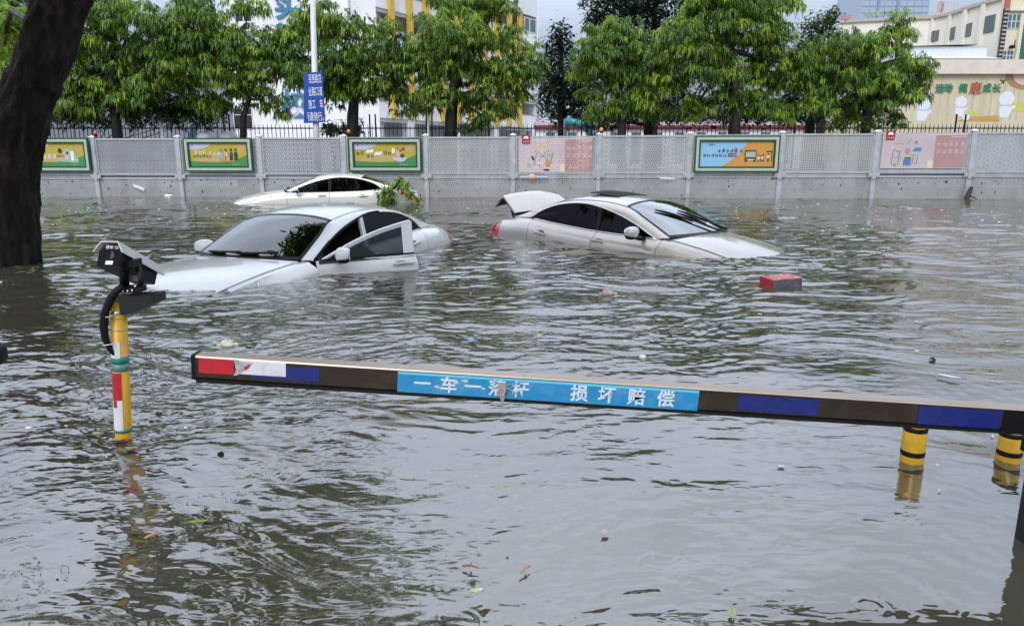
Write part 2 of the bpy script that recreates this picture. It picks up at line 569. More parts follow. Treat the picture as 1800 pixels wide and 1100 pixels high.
def build_water():
    NR, NA = 820, 850
    r = 1.0 * 27.0 ** (np.linspace(0, 1, NR))
    a = np.linspace(R(-56), R(56), NA)
    RR, AA = np.meshgrid(r, a, indexing='ij')
    X = RR * np.sin(AA); Y = RR * np.cos(AA)
    H, chop = wave_height(X, Y)
    # rain rings
    rg = np.random.default_rng(21)
    n_ring = 420
    lr = np.log(27.0) / (NR - 1)
    for k in range(n_ring):
        dd = 1.5 + 9 * rg.random() ** 1.5; an = rg.uniform(R(-40), R(40))
        cx, cy = dd * np.sin(an), dd * np.cos(an)
        rad = rg.uniform(.008, .06) if k % 4 else rg.uniform(.05, .12)
        lam = rg.uniform(.016, .030)
        ext = rad + .07
        i0 = int(np.log(max(dd - ext, 1.0)) / lr); i1 = int(np.log(dd + ext) / lr) + 2
        da = ext / dd
        j0 = int((an - da - a[0]) / (a[1] - a[0])); j1 = int((an + da - a[0]) / (a[1] - a[0])) + 2
        i0, i1, j0, j1 = max(i0, 0), min(i1, NR), max(j0, 0), min(j1, NA)
        if i1 <= i0 or j1 <= j0: continue
        q = np.hypot(X[i0:i1, j0:j1] - cx, Y[i0:i1, j0:j1] - cy)
        amp = .0007 * (.05 / (rad + .03)) ** .5 * rg.uniform(.3, 1.5)
        env = np.exp(-((q - rad) / (lam * rg.uniform(.35, .8))) ** 2)
        an_ = np.arctan2(Y[i0:i1, j0:j1] - cy, X[i0:i1, j0:j1] - cx)
        env *= np.clip(.45 + .75 * np.cos(an_ - rg.uniform(0, 6.28)) + .35 * np.cos(2 * an_ + rg.uniform(0, 6.28)), 0, 1.1)
        if rad > .06: env *= .7
        H[i0:i1, j0:j1] += amp * env * np.cos((q - rad) * 2 * np.pi / lam)
    # towards its rim the fine sheet calms down and sinks into the plain sheet around it
    rim = np.clip((R(56) - np.abs(AA)) / R(5), 0, 1) * np.clip((RR - 1.0) / .12, 0, 1)
    H = H * rim - .010 * (1 - rim)
    nv = NR * NA
    co = np.stack([X, Y, H], -1).reshape(-1, 3)
    ii, jj = np.meshgrid(np.arange(NR - 1), np.arange(NA - 1), indexing='ij')
    q0 = (ii * NA + jj).ravel()
    quads = np.stack([q0, q0 + 1, q0 + NA + 1, q0 + NA], -1)
    # the wide sheet of flood round and behind, a hand lower so the two never touch
    xs = np.array([-90, -45, -22, 0, 22, 45, 90.0]); ys = np.array([-40, -15, 0, 12, 25.18])
    gx, gy = np.meshgrid(xs, ys, indexing='ij')
    co2 = np.stack([gx, gy, np.full_like(gx, -.009)], -1).reshape(-1, 3)
    i2, j2 = np.meshgrid(np.arange(len(xs) - 1), np.arange(len(ys) - 1), indexing='ij')
    p0 = (i2 * len(ys) + j2).ravel() + nv
    quads = np.concatenate([quads, np.stack([p0, p0 + len(ys), p0 + len(ys) + 1, p0 + 1], -1)])
    co = np.concatenate([co, co2])
    me = bpy.data.meshes.new('flood_water')
    me.vertices.add(len(co)); me.vertices.foreach_set('co', co.ravel().astype(np.float32))
    nq = len(quads)
    me.loops.add(nq * 4); me.loops.foreach_set('vertex_index', quads.ravel().astype(np.int32))
    me.polygons.add(nq); me.polygons.foreach_set('loop_start', (np.arange(nq) * 4).astype(np.int32))
    me.polygons.foreach_set('use_smooth', np.ones(nq, bool))
    me.update(calc_edges=True)
    at = me.attributes.new('chop', 'FLOAT', 'POINT')
    at.data.foreach_set('value', np.concatenate([chop.ravel(), np.full(len(co2), .8)]).astype(np.float32))
    m = bpy.data.materials.new('muddy_water'); m.use_nodes = True
    t = m.node_tree; p = t.nodes['Principled BSDF']
    p.inputs['Roughness'].default_value = .035
    p.inputs['IOR'].default_value = WATER_IOR
    tcn = t.nodes.new('ShaderNodeTexCoord')
    n1 = t.nodes.new('ShaderNodeTexNoise'); n1.inputs['Scale'].default_value = .55; n1.inputs['Detail'].default_value = 5
    t.links.new(tcn.outputs['Object'], n1.inputs['Vector'])
    rm = t.nodes.new('ShaderNodeValToRGB')
    rm.color_ramp.elements[0].position = .3; rm.color_ramp.elements[0].color = (.052, .050, .034, 1)
    rm.color_ramp.elements[1].position = .7; rm.color_ramp.elements[1].color = (.072, .068, .047, 1)
    t.links.new(n1.outputs['Fac'], rm.inputs[0]); t.links.new(rm.outputs[0], p.inputs['Base Color'])
    n2 = t.nodes.new('ShaderNodeTexNoise'); n2.inputs['Scale'].default_value = 1.0; n2.inputs['Detail'].default_value = 2; n2.inputs['Roughness'].default_value = .5; n2.inputs['Distortion'].default_value = .35
    mp2 = t.nodes.new('ShaderNodeMapping'); mp2.inputs['Scale'].default_value = (8.5, 21, 1); mp2.inputs['Rotation'].default_value = (0, 0, R(-6))
    t.links.new(tcn.outputs['Object'], mp2.inputs[0]); t.links.new(mp2.outputs[0], n2.inputs['Vector'])
    bp = t.nodes.new('ShaderNodeBump'); bp.inputs['Strength'].default_value = 1.0; bp.inputs['Distance'].default_value = .0062
    ca = t.nodes.new('ShaderNodeAttribute'); ca.attribute_name = 'chop'
    hm = t.nodes.new('ShaderNodeMath'); hm.operation = 'MULTIPLY'
    t.links.new(n2.outputs['Fac'], hm.inputs[0]); t.links.new(ca.outputs['Fac'], hm.inputs[1])
    t.links.new(hm.outputs[0], bp.inputs['Height']); t.links.new(bp.outputs[0], p.inputs['Normal'])
    o = link_mesh('flood_water', me, m)
    return tag(o, kind='structure')


WATER_IOR = 2.7
build_water()

# ------------------------------------------------------------------ hoarding of punched steel panels
PX = [-430, -278, -128, 22, 170, 318, 460, 607, 750, 902, 1052, 1210, 1370, 1535, 1703, 1876, 2052, 2232]
HA, HB = on_water(170, 345), on_water(1703, 349.5)
he = (HB - HA).normalized(); hn = Vector((he.y, -he.x, 0))
HP = Plane(HA, he, hn)


def on_hoarding(px, py=300):
    d = ray(px, py); o = Vector((0, 0, CAM_H))
    t = (HA - o).dot(hn) / d.dot(hn)
    q = o + d * t
    return (q - HA).dot(he), q.z


PU = [on_hoarding(x)[0] for x in PX]
top_of = lambda u: np.interp(u, [0, 14, 28.2], [1.86, 1.90, 2.00])
rail_of = lambda u: np.interp(u, [0, 28.2], [.64, .74])
hoard = thing('hoarding_fence', 'long grey hoarding of punched steel panels between white posts, standing in the flood', 'hoarding', HA)
PERF = [perforated('punched_steel_lilac', (.26, .275, .30), stain=.2), perforated('punched_steel_grey', (.345, .365, .36), stain=.28), perforated('punched_steel_grid', (.35, .37, .36), stain=.26, stagger=False, hole=.21),
        perforated('punched_steel_pale', (.37, .395, .43), stain=.25)]
PERFL = perforated('punched_steel_muddy', (.33, .34, .34), stain=.5)
bay_mat = [0, 0, 0, 0, 0, 0, 0, 0, 1, 1, 1, 1, 2, 3, 3, 3, 3]
for k, u in enumerate(PU):
    t_ = top_of(u) + .04
    b = MB(); HP.box(b, u - .065, u + .065, -.8, t_, -.06, .07)
    po = b.build('post', M_STEEL, hoard)
    b = MB(); HP.box(b, u - .10, u + .10, t_, t_ + .035, -.075, .085); HP.box(b, u - .05, u + .05, t_ + .035, t_ + .06, -.03, .04)
    b.build('post_cap', mat('white_cap', (.75, .77, .78), .4), po)
    r_ = rail_of(u)
    b = MB(); HP.box(b, u - .17, u + .17, r_ - .065, r_ + .065, .072, .10); HP.box(b, u - .05, u + .05, r_ - .12, r_ + .12, .10, .112)
    for sx in (-.13, .13):
        q = HP.p(u + sx, r_, .10); b.lathe(q, [(.022, 0), (.022, .018)], 6, Matrix((he, Vector((0, 0, 1)), hn)).transposed())
    b.build('clamp', M_STEEL, po)
for k in range(len(PU) - 1):
    a, c = PU[k] + .066, PU[k + 1] - .066
    ta, r_ = top_of((a + c) / 2), rail_of((a + c) / 2)
    b = MB()
    HP.box(b, a, c, r_ + .019, ta, -.012, .0)
    up = b.build('upper_panel', PERF[bay_mat[k]], hoard)
    b = MB()
    for (u0, u1, v0, v1) in ((a + .001, c - .001, ta - .05, ta + .004), (a + .001, c - .001, r_ + .05, r_ + .10), (a + .001, a + .05, r_ + .10, ta - .05), (c - .05, c - .001, r_ + .10, ta - .05)):
        HP.box(b, u0, u1, v0, v1, .002, .03)
    mid = a + (c - a) * .5
    HP.box(b, mid - .02, mid + .02, r_ + .10, ta - .05, -.045, -.014)
    b.build('panel_frame', M_STEEL, up)
    b = MB(); HP.box(b, a, c, -.8, r_ - .019, -.012, .0)
    lp = b.build('lower_panel', PERFL, hoard)
    b = MB(); HP.box(b, a + .001, c - .001, r_ - .085, r_ - .045, .002, .028)
    b.build('panel_edge', M_STEEL, lp)
    b = MB(); HP.box(b, a, c, r_ - .018, r_ + .018, -.035, -.001)
    b.build('rail', M_BLACKM if k in (4, 13) else mat('blue_rail', (.06, .12, .22), .5) if k in (5, 6) else M_STEEL, hoard)
    # little weep holes and rust spots along the foot
    rn = random.Random(k)
    b = MB()
    for j in range(10):
        u = rn.uniform(a + .1, c - .1); v = rn.uniform(.05, r_ - .1); s = rn.uniform(.008, .03)
        HP.disc(b, u, v, s, s * rn.uniform(.6, 1.8), .003, 7)
    o = b.build('mud_splashes', mat('dark_mud', (.03, .03, .028), .8), lp)
    o['kind'] = 'stuff'

# posters ----------------------------------------------------------
C = lambda n, c, r=.45: mat('print_' + n, c, r)
PR = dict(yellow=C('yellow', (.42, .33, .03)), tan=C('tan', (.46, .32, .13)), green=C('green', (.045, .22, .055)), lilac=C('lilac', (.45, .46, .58)), white=C('white', (.70, .70, .68)),
          dark=C('dark', (.02, .03, .02)), dgreen=C('dgreen', (.02, .09, .04)), red=C('red', (.40, .03, .03)), mint=C('mint', (.28, .42, .33)), navy=C('navy', (.03, .03, .12)),
          pink=C('pink', (.56, .46, .47)), rose=C('rose', (.44, .24, .23)), blue=C('blue', (.22, .45, .62)), orange=C('orange', (.52, .25, .05)), peach=C('peach', (.62, .40, .30)), teal=C('teal', (.05, .25, .22)),
          brown=C('brown', (.12, .06, .02)), sky=C('sky', (.06, .18, .4)), crimson=C('crimson', (.30, .015, .03)), cream=C('cream', (.62, .56, .42)), grey=C('grey', (.25, .25, .25)), skin=C('skin', (.6, .36, .24)))
FRG = mat('frame_dark_green', (.012, .05, .03), .4)
FRL = mat('frame_pale_green', (.36, .45, .36), .4, var=.1)


def poster_frame(pxl, pxr, pyt, pyb, label, cat='poster board', framed=True):
    u0, v1 = on_hoarding(pxl, pyt); u1, v0 = on_hoarding(pxr, pyb)
    t = thing('poster_board', label, cat, HP.p((u0 + u1) / 2, (v0 + v1) / 2, .12), group='posters on the hoarding')
    if framed:
        w = .06
        for m, a, z0, z1 in ((FRG, 0, .105, .17), (FRL, .045, .105, .178), (FRG, .125, .105, .165)):
            ww = .045 if a == 0 else (.08 if m is FRL else .05)
            b = MB()
            HP.box(b, u0 + a, u1 - a, v1 - a - ww, v1 - a, z0, z1); HP.box(b, u0 + a, u1 - a, v0 + a, v0 + a + ww, z0, z1)
            HP.box(b, u0 + a, u0 + a + ww, v0 + a + ww, v1 - a - ww, z0, z1); HP.box(b, u1 - a - ww, u1 - a, v0 + a + ww, v1 - a - ww, z0, z1)
            b.build('frame', m, t)
        i = .172
        return t, u0 + i, u1 - i, v0 + i, v1 - i
    return t, u0, u1, v0, v1


def prints(t, layers):
    for k, (nm, m, f) in enumerate(layers):
        b = MB(); f(b); b.build(nm, m, t)


def green_poster(pxl, pxr, label, kind):
    t, u0, u1, v0, v1 = poster_frame(pxl, pxr, 243, 302, label)
    W, Hh = u1 - u0, v1 - v0
    X = lambda f: u0 + W * f
    Y = lambda f: v0 + Hh * f
    w = .112
    b = MB(); HP.box(b, u0, u1, v0, v1, .10, w); b.build('print', PR['yellow'], t)
    b = MB(); HP.polyuv(b, [(X(.04), Y(.22)), (X(.45), Y(.18)), (X(.72), Y(.25)), (X(.80), Y(.42)), (X(.45), Y(.50)), (X(.1), Y(.40))], w + .004); HP.disc(b, X(.90), Y(.78), W * .07, Hh * .16, w + .004, 14); b.build('tan_shape', PR['tan'], t)
    b = MB(); HP.polyuv(b, [(X(0), Y(0)), (X(1), Y(0)), (X(1), Y(.5)), (X(.9), Y(.4)), (X(.78), Y(.26)), (X(.62), Y(.19)), (X(.4), Y(.18)), (X(.2), Y(.2)), (X(0), Y(.24))], w + .008); b.build('green_ground', PR['green'], t)
    b = MB(); HP.polyuv(b, [(X(0), Y(1)), (X(0), Y(.74)), (X(.15), Y(.73)), (X(.25), Y(.8)), (X(.33), Y(.86)), (X(.38), Y(1))], w + .004); b.build('cloud_corner', PR['lilac'], t)
    b = MB(); HP.disc(b, X(.055), Y(.92), .03, .022, w + .008, 8); b.build('emblem', PR['red'], t)
    if kind == 'bowl':
        b = MB(); glyphs(b, HP, X(.06), Y(.58), w + .008, 2, .13, 3); glyphs(b, HP, X(.22), Y(.46), w + .008, 2, .13, 4); glyphs(b, HP, X(.50), Y(.59), w + .008, 2, .13, 5); b.build('dark_lettering', PR['dgreen'], t)
        b = MB()
        for (q, v_) in ((.235, .66), (.37, .56)):
            HP.polyuv(b, [(X(q - .05), Y(v_ - .08)), (X(q + .07), Y(v_ - .06)), (X(q + .085), Y(v_ + .09)), (X(q - .035), Y(v_ + .06))], w + .008)
        b.build('white_lettering', PR['white'], t)
        b = MB(); HP.polyuv(b, [(X(.62 + .115 - .115 * math.cos(a)), Y(.40 - .21 * math.sin(a))) for a in np.linspace(0, math.pi, 12)], w + .012); b.build('bowl', PR['lilac'], t)
        b = MB(); HP.disc(b, X(.635), Y(.68), W * .028, Hh * .13, w + .016, 12); b.build('spoon', PR['white'], t)
        b = MB(); HP.disc(b, X(.72), Y(.56), W * .055, Hh * .16, w + .014, 12); b.build('food_pink', PR['skin'], t)
        b = MB(); HP.disc(b, X(.775), Y(.47), W * .035, Hh * .10, w + .018, 10); b.build('food_green', PR['dgreen'], t)
        b = MB(); HP.disc(b, X(.79), Y(.77), W * .025, Hh * .06, w + .018, 8); HP.disc(b, X(.745), Y(.68), W * .017, Hh * .06, w + .02, 8); HP.disc(b, X(.705), Y(.80), W * .008, Hh * .04, w + .02, 6); b.build('food_brown', PR['brown'], t)
    elif kind == 'people':
        b = MB(); glyphs(b, HP, X(.08), Y(.45), w + .012, 6, .095, 8); b.build('green_lettering', PR['dgreen'], t)
        b = MB(); glyphs(b, HP, X(.12), Y(.61), w + .012, 3, .12, 9); glyphs(b, HP, X(.36), Y(.56), w + .012, 3, .12, 10); b.build('white_lettering', PR['white'], t)
        for (f, m, m2) in ((.545, 'teal', 'mint'), (.63, 'brown', 'skin'), (.72, 'dark', 'dgreen'), (.80, 'dgreen', 'dark')):
            b = MB(); HP.polyuv(b, [(X(f - .03), Y(.26)), (X(f + .025), Y(.26)), (X(f + .03), Y(.55)), (X(f + .012), Y(.64)), (X(f - .02), Y(.62)), (X(f - .032), Y(.5))], w + .012); b.build('figure_body', PR[m2], t)
            b = MB(); HP.disc(b, X(f), Y(.72), W * .022, Hh * .065, w + .014, 9); HP.polyuv(b, [(X(f - .02), Y(.25)), (X(f - .004), Y(.25)), (X(f + .0), Y(.44)), (X(f - .022), Y(.44))], w + .016); b.build('figure_hair', PR[m], t)
        b = MB(); HP.disc(b, X(.66), Y(.24), W * .12, Hh * .035, w + .010, 14); b.build('ground_patch', PR['orange'], t)
    else:
        b = MB(); glyphs(b, HP, X(.12), Y(.52), w + .008, 2, .15, 13); b.build('brown_lettering', PR['brown'], t)
        b = MB(); glyphs(b, HP, X(.26), Y(.45), w + .008, 3, .15, 14); b.build('white_lettering', PR['white'], t)
        b = MB(); HP.polyuv(b, [(X(.50), Y(.22)), (X(.86), Y(.16)), (X(.88), Y(.26)), (X(.80), Y(.74)), (X(.62), Y(.76)), (X(.58), Y(.4))], w + .012); b.build('shop_front', PR['mint'], t)
        b = MB(); HP.disc(b, X(.55), Y(.68), W * .035, Hh * .11, w + .016, 9); HP.rect(b, X(.48), X(.68), Y(.43), Y(.46), w + .016); HP.disc(b, X(.68), Y(.58), W * .022, Hh * .07, w + .017, 8); b.build('dark_shapes', PR['dark'], t)
        b = MB(); HP.disc(b, X(.67), Y(.40), W * .045, Hh * .12, w + .018, 10); b.build('pink_figure', PR['peach'], t)
        b = MB(); HP.rect(b, X(.74), X(.80), Y(.25), Y(.66), w + .018); b.build('door_shape', PR['white'], t)
    b = MB(); glyphs(b, HP, X(.74), Y(.08), w + .012, 5, .05, 17); b.build('small_print', PR['mint'], t)
    return t


green_poster(45, 166, 'yellow and green framed poster beside the big trunk, printed with a shop front', 'shop')
green_poster(325, 449, 'yellow and green framed poster printed with a row of walking figures', 'people')
green_poster(614, 743, 'yellow and green framed poster printed with a bowl of food, above the far white car', 'bowl')

# blue and orange framed poster
t, u0, u1, v0, v1 = poster_frame(1221, 1365, 239, 303, 'blue and orange framed poster printed with a bus and passengers')
W, Hh = u1 - u0, v1 - v0
X = lambda f: u0 + W * f
Y = lambda f: v0 + Hh * f
w = .112
b = MB(); HP.box(b, u0, u1, v0, v1, .10, w); b.build('print', PR['blue'], t)
b = MB(); HP.polyuv(b, [(X(1), Y(0)), (X(1), Y(1)), (X(.65), Y(1)), (X(.60), Y(.80)), (X(.53), Y(.45)), (X(.42), Y(.24)), (X(.30), Y(0))], w + .004); b.build('orange_half', PR['orange'], t)
for k, (f, g, n_, s_) in enumerate(((.26, .64, 5, .115), (.06, .46, 8, .115), (.13, .87, 3, .06))):
    b = MB(); glyphs(b, HP, X(f), Y(g), w + .008, n_, s_, 31 + k); tag(b.build('navy_lettering', PR['navy'], t), kind='stuff')
b = MB(); glyphs(b, HP, X(.49), Y(.645), w + .010, 2, .14, 34); glyphs(b, HP, X(.42), Y(.465), w + .010, 2, .14, 35); b.build('red_lettering', PR['red'], t)
b = MB(); HP.rect(b, X(.61), X(.77), Y(.24), Y(.66), w + .008); b.build('bus_body', PR['brown'], t)
b = MB(); HP.polyuv(b, [(X(.625), Y(.38)), (X(.76), Y(.38)), (X(.755), Y(.59)), (X(.63), Y(.59))], w + .012); b.build('bus_windscreen', PR['mint'], t)
b = MB(); HP.rect(b, X(.65), X(.74), Y(.26), Y(.29), w + .012); b.build('bus_plate', PR['white'], t)
b = MB()
for f in (.63, .745): HP.disc(b, X(f), Y(.22), .03, .035, w + .012, 8)
for f, h in ((.80, .44), (.835, .42), (.865, .46), (.93, .50)):
    HP.rect(b, X(f - .008), X(f + .010), Y(.2), Y(h - .08), w + .012); HP.disc(b, X(f), Y(h), .025, .03, w + .013, 7)
HP.rect(b, X(.90), X(.985), Y(.58), Y(.62), w + .010); HP.rect(b, X(.975), X(.985), Y(.2), Y(.58), w + .010)
b.build('figures', PR['dark'], t)
b = MB()
for f, h in ((.80, .34), (.85, .34), (.93, .40)): HP.rect(b, X(f - .014), X(f + .016), Y(h - .06), Y(h + .06), w + .014)
b.build('figure_shirts', PR['cream'], t)

# the two pink prints on the mesh itself
PNK = perforated('print_on_mesh_pink', (.58, .49, .50), stain=.1, hole=.2, rough=.5)
PNK2 = perforated('print_on_mesh_rose', (.46, .27, .26), stain=.1, hole=.2, rough=.5)


def pink_poster(pxl, pxr, pyt, pyb, label, kind):
    t, u0, u1, v0, v1 = poster_frame(pxl, pxr, pyt, pyb, label, framed=False)
    W, Hh = u1 - u0, v1 - v0
    X = lambda f: u0 + W * f
    Y = lambda f: v0 + Hh * f
    w = .040
    b = MB(); HP.box(b, u0, u1, v0, v1, .034, w); b.build('print', PNK, t)
    b = MB(); HP.rect(b, X(.63), X(1), Y(.02), Y(.96), w + .004); b.build('rose_half', PNK2, t)
    b = MB(); HP.rect(b, X(.56), X(.63), Y(.0), Y(.24), w + .004); b.build('cream_block', PR['cream'], t)
    b = MB(); glyphs(b, HP, X(.68), Y(.72), w + .008, 5, .14, 41 + len(kind), 1.1); glyphs(b, HP, X(.68), Y(.50), w + .008, 5, .14, 42, 1.1); HP.rect(b, X(.82), X(.99), Y(.90), Y(.93), w + .008); b.build('pale_lettering', PR['pink'], t)
    if kind == 'house':
        b = MB(); HP.polyuv(b, [(X(.16), Y(.58)), (X(.20), Y(.56)), (X(.31), Y(.78)), (X(.44), Y(.58)), (X(.48), Y(.58)), (X(.32), Y(.87))], w + .008); HP.rect(b, X(.205), X(.24), Y(.70), Y(.84), w + .009); b.build('roof_shape', PR['peach'], t)
        b = MB()
        for a_, c_ in (((.20, .2), (.24, .56)), ((.42, .2), (.46, .56)), ((.25, .6), (.40, .35)), ((.27, .35), (.38, .62)), ((.22, .25), (.34, .12)), ((.24, .45), (.42, .52))):
            HP.polyuv(b, [(X(a_[0]), Y(a_[1])), (X(a_[0] + .012), Y(a_[1])), (X(c_[0] + .012), Y(c_[1])), (X(c_[0]), Y(c_[1]))], w + .008)
        b.build('line_drawing', PR['grey'], t)
        b = MB(); HP.polyuv(b, [(X(.165), Y(.48)), (X(.19), Y(.36)), (X(.215), Y(.34)), (X(.205), Y(.46))], w + .01); b.build('navy_bird', PR['navy'], t)
        b = MB(); HP.disc(b, X(.38), Y(.07), W * .05, Hh * .03, w + .01, 9); b.build('navy_mound', PR['navy'], t)
        b = MB(); HP.disc(b, X(.40), Y(.25), W * .038, Hh * .10, w + .01, 10); b.build('orange_shape', PR['orange'], t)
        b = MB(); HP.disc(b, X(.145), Y(.21), W * .03, Hh * .06, w + .01, 8); b.build('mint_disc', PR['mint'], t)
        b = MB(); HP.rect(b, X(.38), X(.45), Y(.46), Y(.52), w + .01); b.build('mint_block', PR['mint'], t)
    else:
        b = MB()
        for a_, c_ in (((.13, .7), (.24, .72)), ((.13, .55), (.22, .45)), ((.12, .1), (.13, .5)), ((.2, .1), (.21, .5)), ((.14, .3), (.24, .32)), ((.29, .7), (.33, .86)), ((.37, .1), (.38, .38)), ((.42, .1), (.43, .38)), ((.33, .38), (.42, .39))):
            HP.polyuv(b, [(X(a_[0]), Y(a_[1])), (X(a_[0] + .014), Y(a_[1] + .02)), (X(c_[0] + .014), Y(c_[1] + .02)), (X(c_[0]), Y(c_[1]))], w + .008)
        HP.disc(b, X(.40), Y(.76), W * .022, Hh * .055, w + .008, 9); HP.disc(b, X(.17), Y(.10), W * .02, Hh * .04, w + .008, 8); b.build('line_drawing', PR['grey'], t)
        b = MB(); HP.rect(b, X(.27), X(.36), Y(.09), Y(.26), w + .008); b.build('blue_block', PR['sky'], t)
        b = MB(); HP.polyuv(b, [(X(.36), Y(.50)), (X(.46), Y(.50)), (X(.48), Y(.60)), (X(.40), Y(.60))], w + .008); b.build('blue_wedge', PR['sky'], t)
        b = MB(); HP.rect(b, X(.28), X(.36), Y(.26), Y(.33), w + .008); b.build('green_shape', PR['green'], t)
        b = MB(); HP.disc(b, X(.31), Y(.50), W * .035, Hh * .09, w + .008, 10); b.build('rose_shape', PR['rose'], t)
    # red emblem plate hooked over the top edge
    pu = X(.10) if kind == 'house' else X(.085)
    s = thing('emblem_sign', 'small red square sign with white arch emblem on the ' + ('pink house poster' if kind == 'house' else 'rightmost pink poster'), 'sign', HP.p(pu, v1, .06), group='red emblem signs')
    b = MB(); HP.box(b, pu - .13, pu + .13, v1 - .17, v1 + .10, .048, .06); b.build('plate', PR['crimson'], s)
    b = MB(); HP.polyuv(b, [(pu - .075, v1 - .03), (pu - .075, v1 + .02), (pu - .04, v1 + .06), (pu + .04, v1 + .06), (pu + .075, v1 + .02), (pu + .075, v1 - .03), (pu + .03, v1 - .03), (pu, v1 - .0), (pu - .03, v1 - .03)], .064)
    glyphs(b, HP, pu - .075, v1 - .11, .064, 4, .045, 51); b.build('emblem', PR['white'], s)
    return t


pink_poster(912, 1040, 243, 303, 'pink poster printed on the mesh with an orange roofed house drawing', 'house')
pink_poster(1552, 1692, 236, 296, 'pink poster printed on the mesh with a cluster of line drawings', 'tools')

# lights on the post tops, and litter caught along the hoarding
for px, py, col, lab in ((168, 238, (.7, .06, .02), 'bright red warning lamp on the post beside the big trunk'), (613, 237, (.62, .16, .02), 'orange warning lamp on the post left of the bowl poster'), (1057, 236, (.55, .24, .08), 'orange warning lamp on the post right of the pink house poster')):
    u, v = on_hoarding(px, py)
    t = thing('warning_lamp', lab, 'warning lamp', HP.p(u, top_of(u) + .10, .0), group='warning lamps on the hoarding')
    b = MB(); b.smooth = True; b.lathe(t.location, [(.05, .03), (.065, .06), (.06, .11), (.03, .15)], 12); b.build('lens', mat('lamp_%d' % px, col, .25), t)
    b = MB(); b.lathe(t.location, [(.06, -.04), (.06, .03)], 10); b.build('base', M_BLACK, t)

t = thing('ribbed_crate', 'small white ribbed plastic crate stuck against the hoarding', 'crate', HP.p(*on_hoarding(246, 330), .05))
q = HP.p(*on_hoarding(246, 330), .06)
b = MB()
for k in range(6):
    b.box(q + Vector((-.14 + .055 * k, 0, .06 - .022 * k)), (.035, .04, .12), Matrix.Rotation(-.5, 3, 'Y'))
b.span(q + Vector((-.17, .03, .07)), q + Vector((.16, .03, -.06)), .02, .10)
b.build('crate_body', PR['white'], t)
t = thing('strip_light', 'broken white lamp tube with orange end on the rail under the pink house poster', 'lamp tube', HP.p(*on_hoarding(945, 311), .1))
ua, va = on_hoarding(914, 311); ub, vb = on_hoarding(962, 311); uc = on_hoarding(936, 311)[0]
b = MB(); b.span(HP.p(ua, va, .12), HP.p(ub, vb, .12), .05, .045); b.build('tube', mat('pale_blue_plastic', (.45, .55, .65), .4), t)
b = MB(); b.smooth = True; b.blob(HP.p(uc, va, .14), (.14, .05, .085), 10, 6, jit=.1); b.build('orange_end', PR['peach'], t)
b = MB(); u_, v_ = on_hoarding(1172, 313); b.poly([HP.p(u_ - .25, v_ + .03, .11), HP.p(u_ + .05, v_ + .02, .12), HP.p(u_ + .3, v_ - .02, .10), HP.p(u_ + .1, v_ - .03, .12), HP.p(u_ - .22, v_ - .02, .11)])
tag(b.build('torn_film', PR['white']), 'torn strip of white film on the rail right of the pink house poster', 'litter')
u_, v_ = on_hoarding(1697, 335)
t = thing('broken_branch', 'dark broken branch leaning on the hoarding post at the rightmost pink poster', 'branch', HP.p(u_, 0, .25))
b = MB(); b.smooth = True; b.tube([HP.p(u_ - .16, -.15, .3), HP.p(u_ - .02, .12, .22), HP.p(u_ + .08, .36, .16)], [.06, .075, .055], 8); b.build('stem', M_BARK, t)
b = MB(); b.tube([HP.p(u_ - .02, .12, .22), HP.p(u_ + .2, .02, .3)], [.03, .012], 6); b.build('twig', M_BARK, t)

# ------------------------------------------------------------------ iron railing of the school, behind the trees
FY = 28.0
rail = thing('iron_railing', 'black iron railing of the school behind the trees', 'railing', (0, FY, .22))
pk = MB(); pk.box((0, 0, 1.13), (.022, .022, 2.26)); pk.box((0, 0, 2.29), (.012, .012, .06)); pkm = pk.build('picket', M_BLACKM, rail, world=False)
x0, x1, n = -22.5, 24.0, 289
for k in range(n):
    o = pkm if k == 0 else bpy.data.objects.new('picket', pkm.data)
    if k:
        COL.objects.link(o); o.parent = rail
    o.location = (x0 + (x1 - x0) * k / (n - 1), 0, 0)
for zz in (.3, 2.16):
    b = MB(); b.box((0.75, FY, .22 + zz), (47, .035, .045)); b.build('rail', M_BLACKM, rail)
for px in (395, 405, 651, 661, 750, 760, 859, 1022, 1040, 1395, 1677, 1693):
    p_ = at_depth(px, 230, FY)
    b = MB(); b.box((p_.x, FY - .05, 1.55), (.05, .05, 2.7)); b.build('post', M_BLACKM, rail)

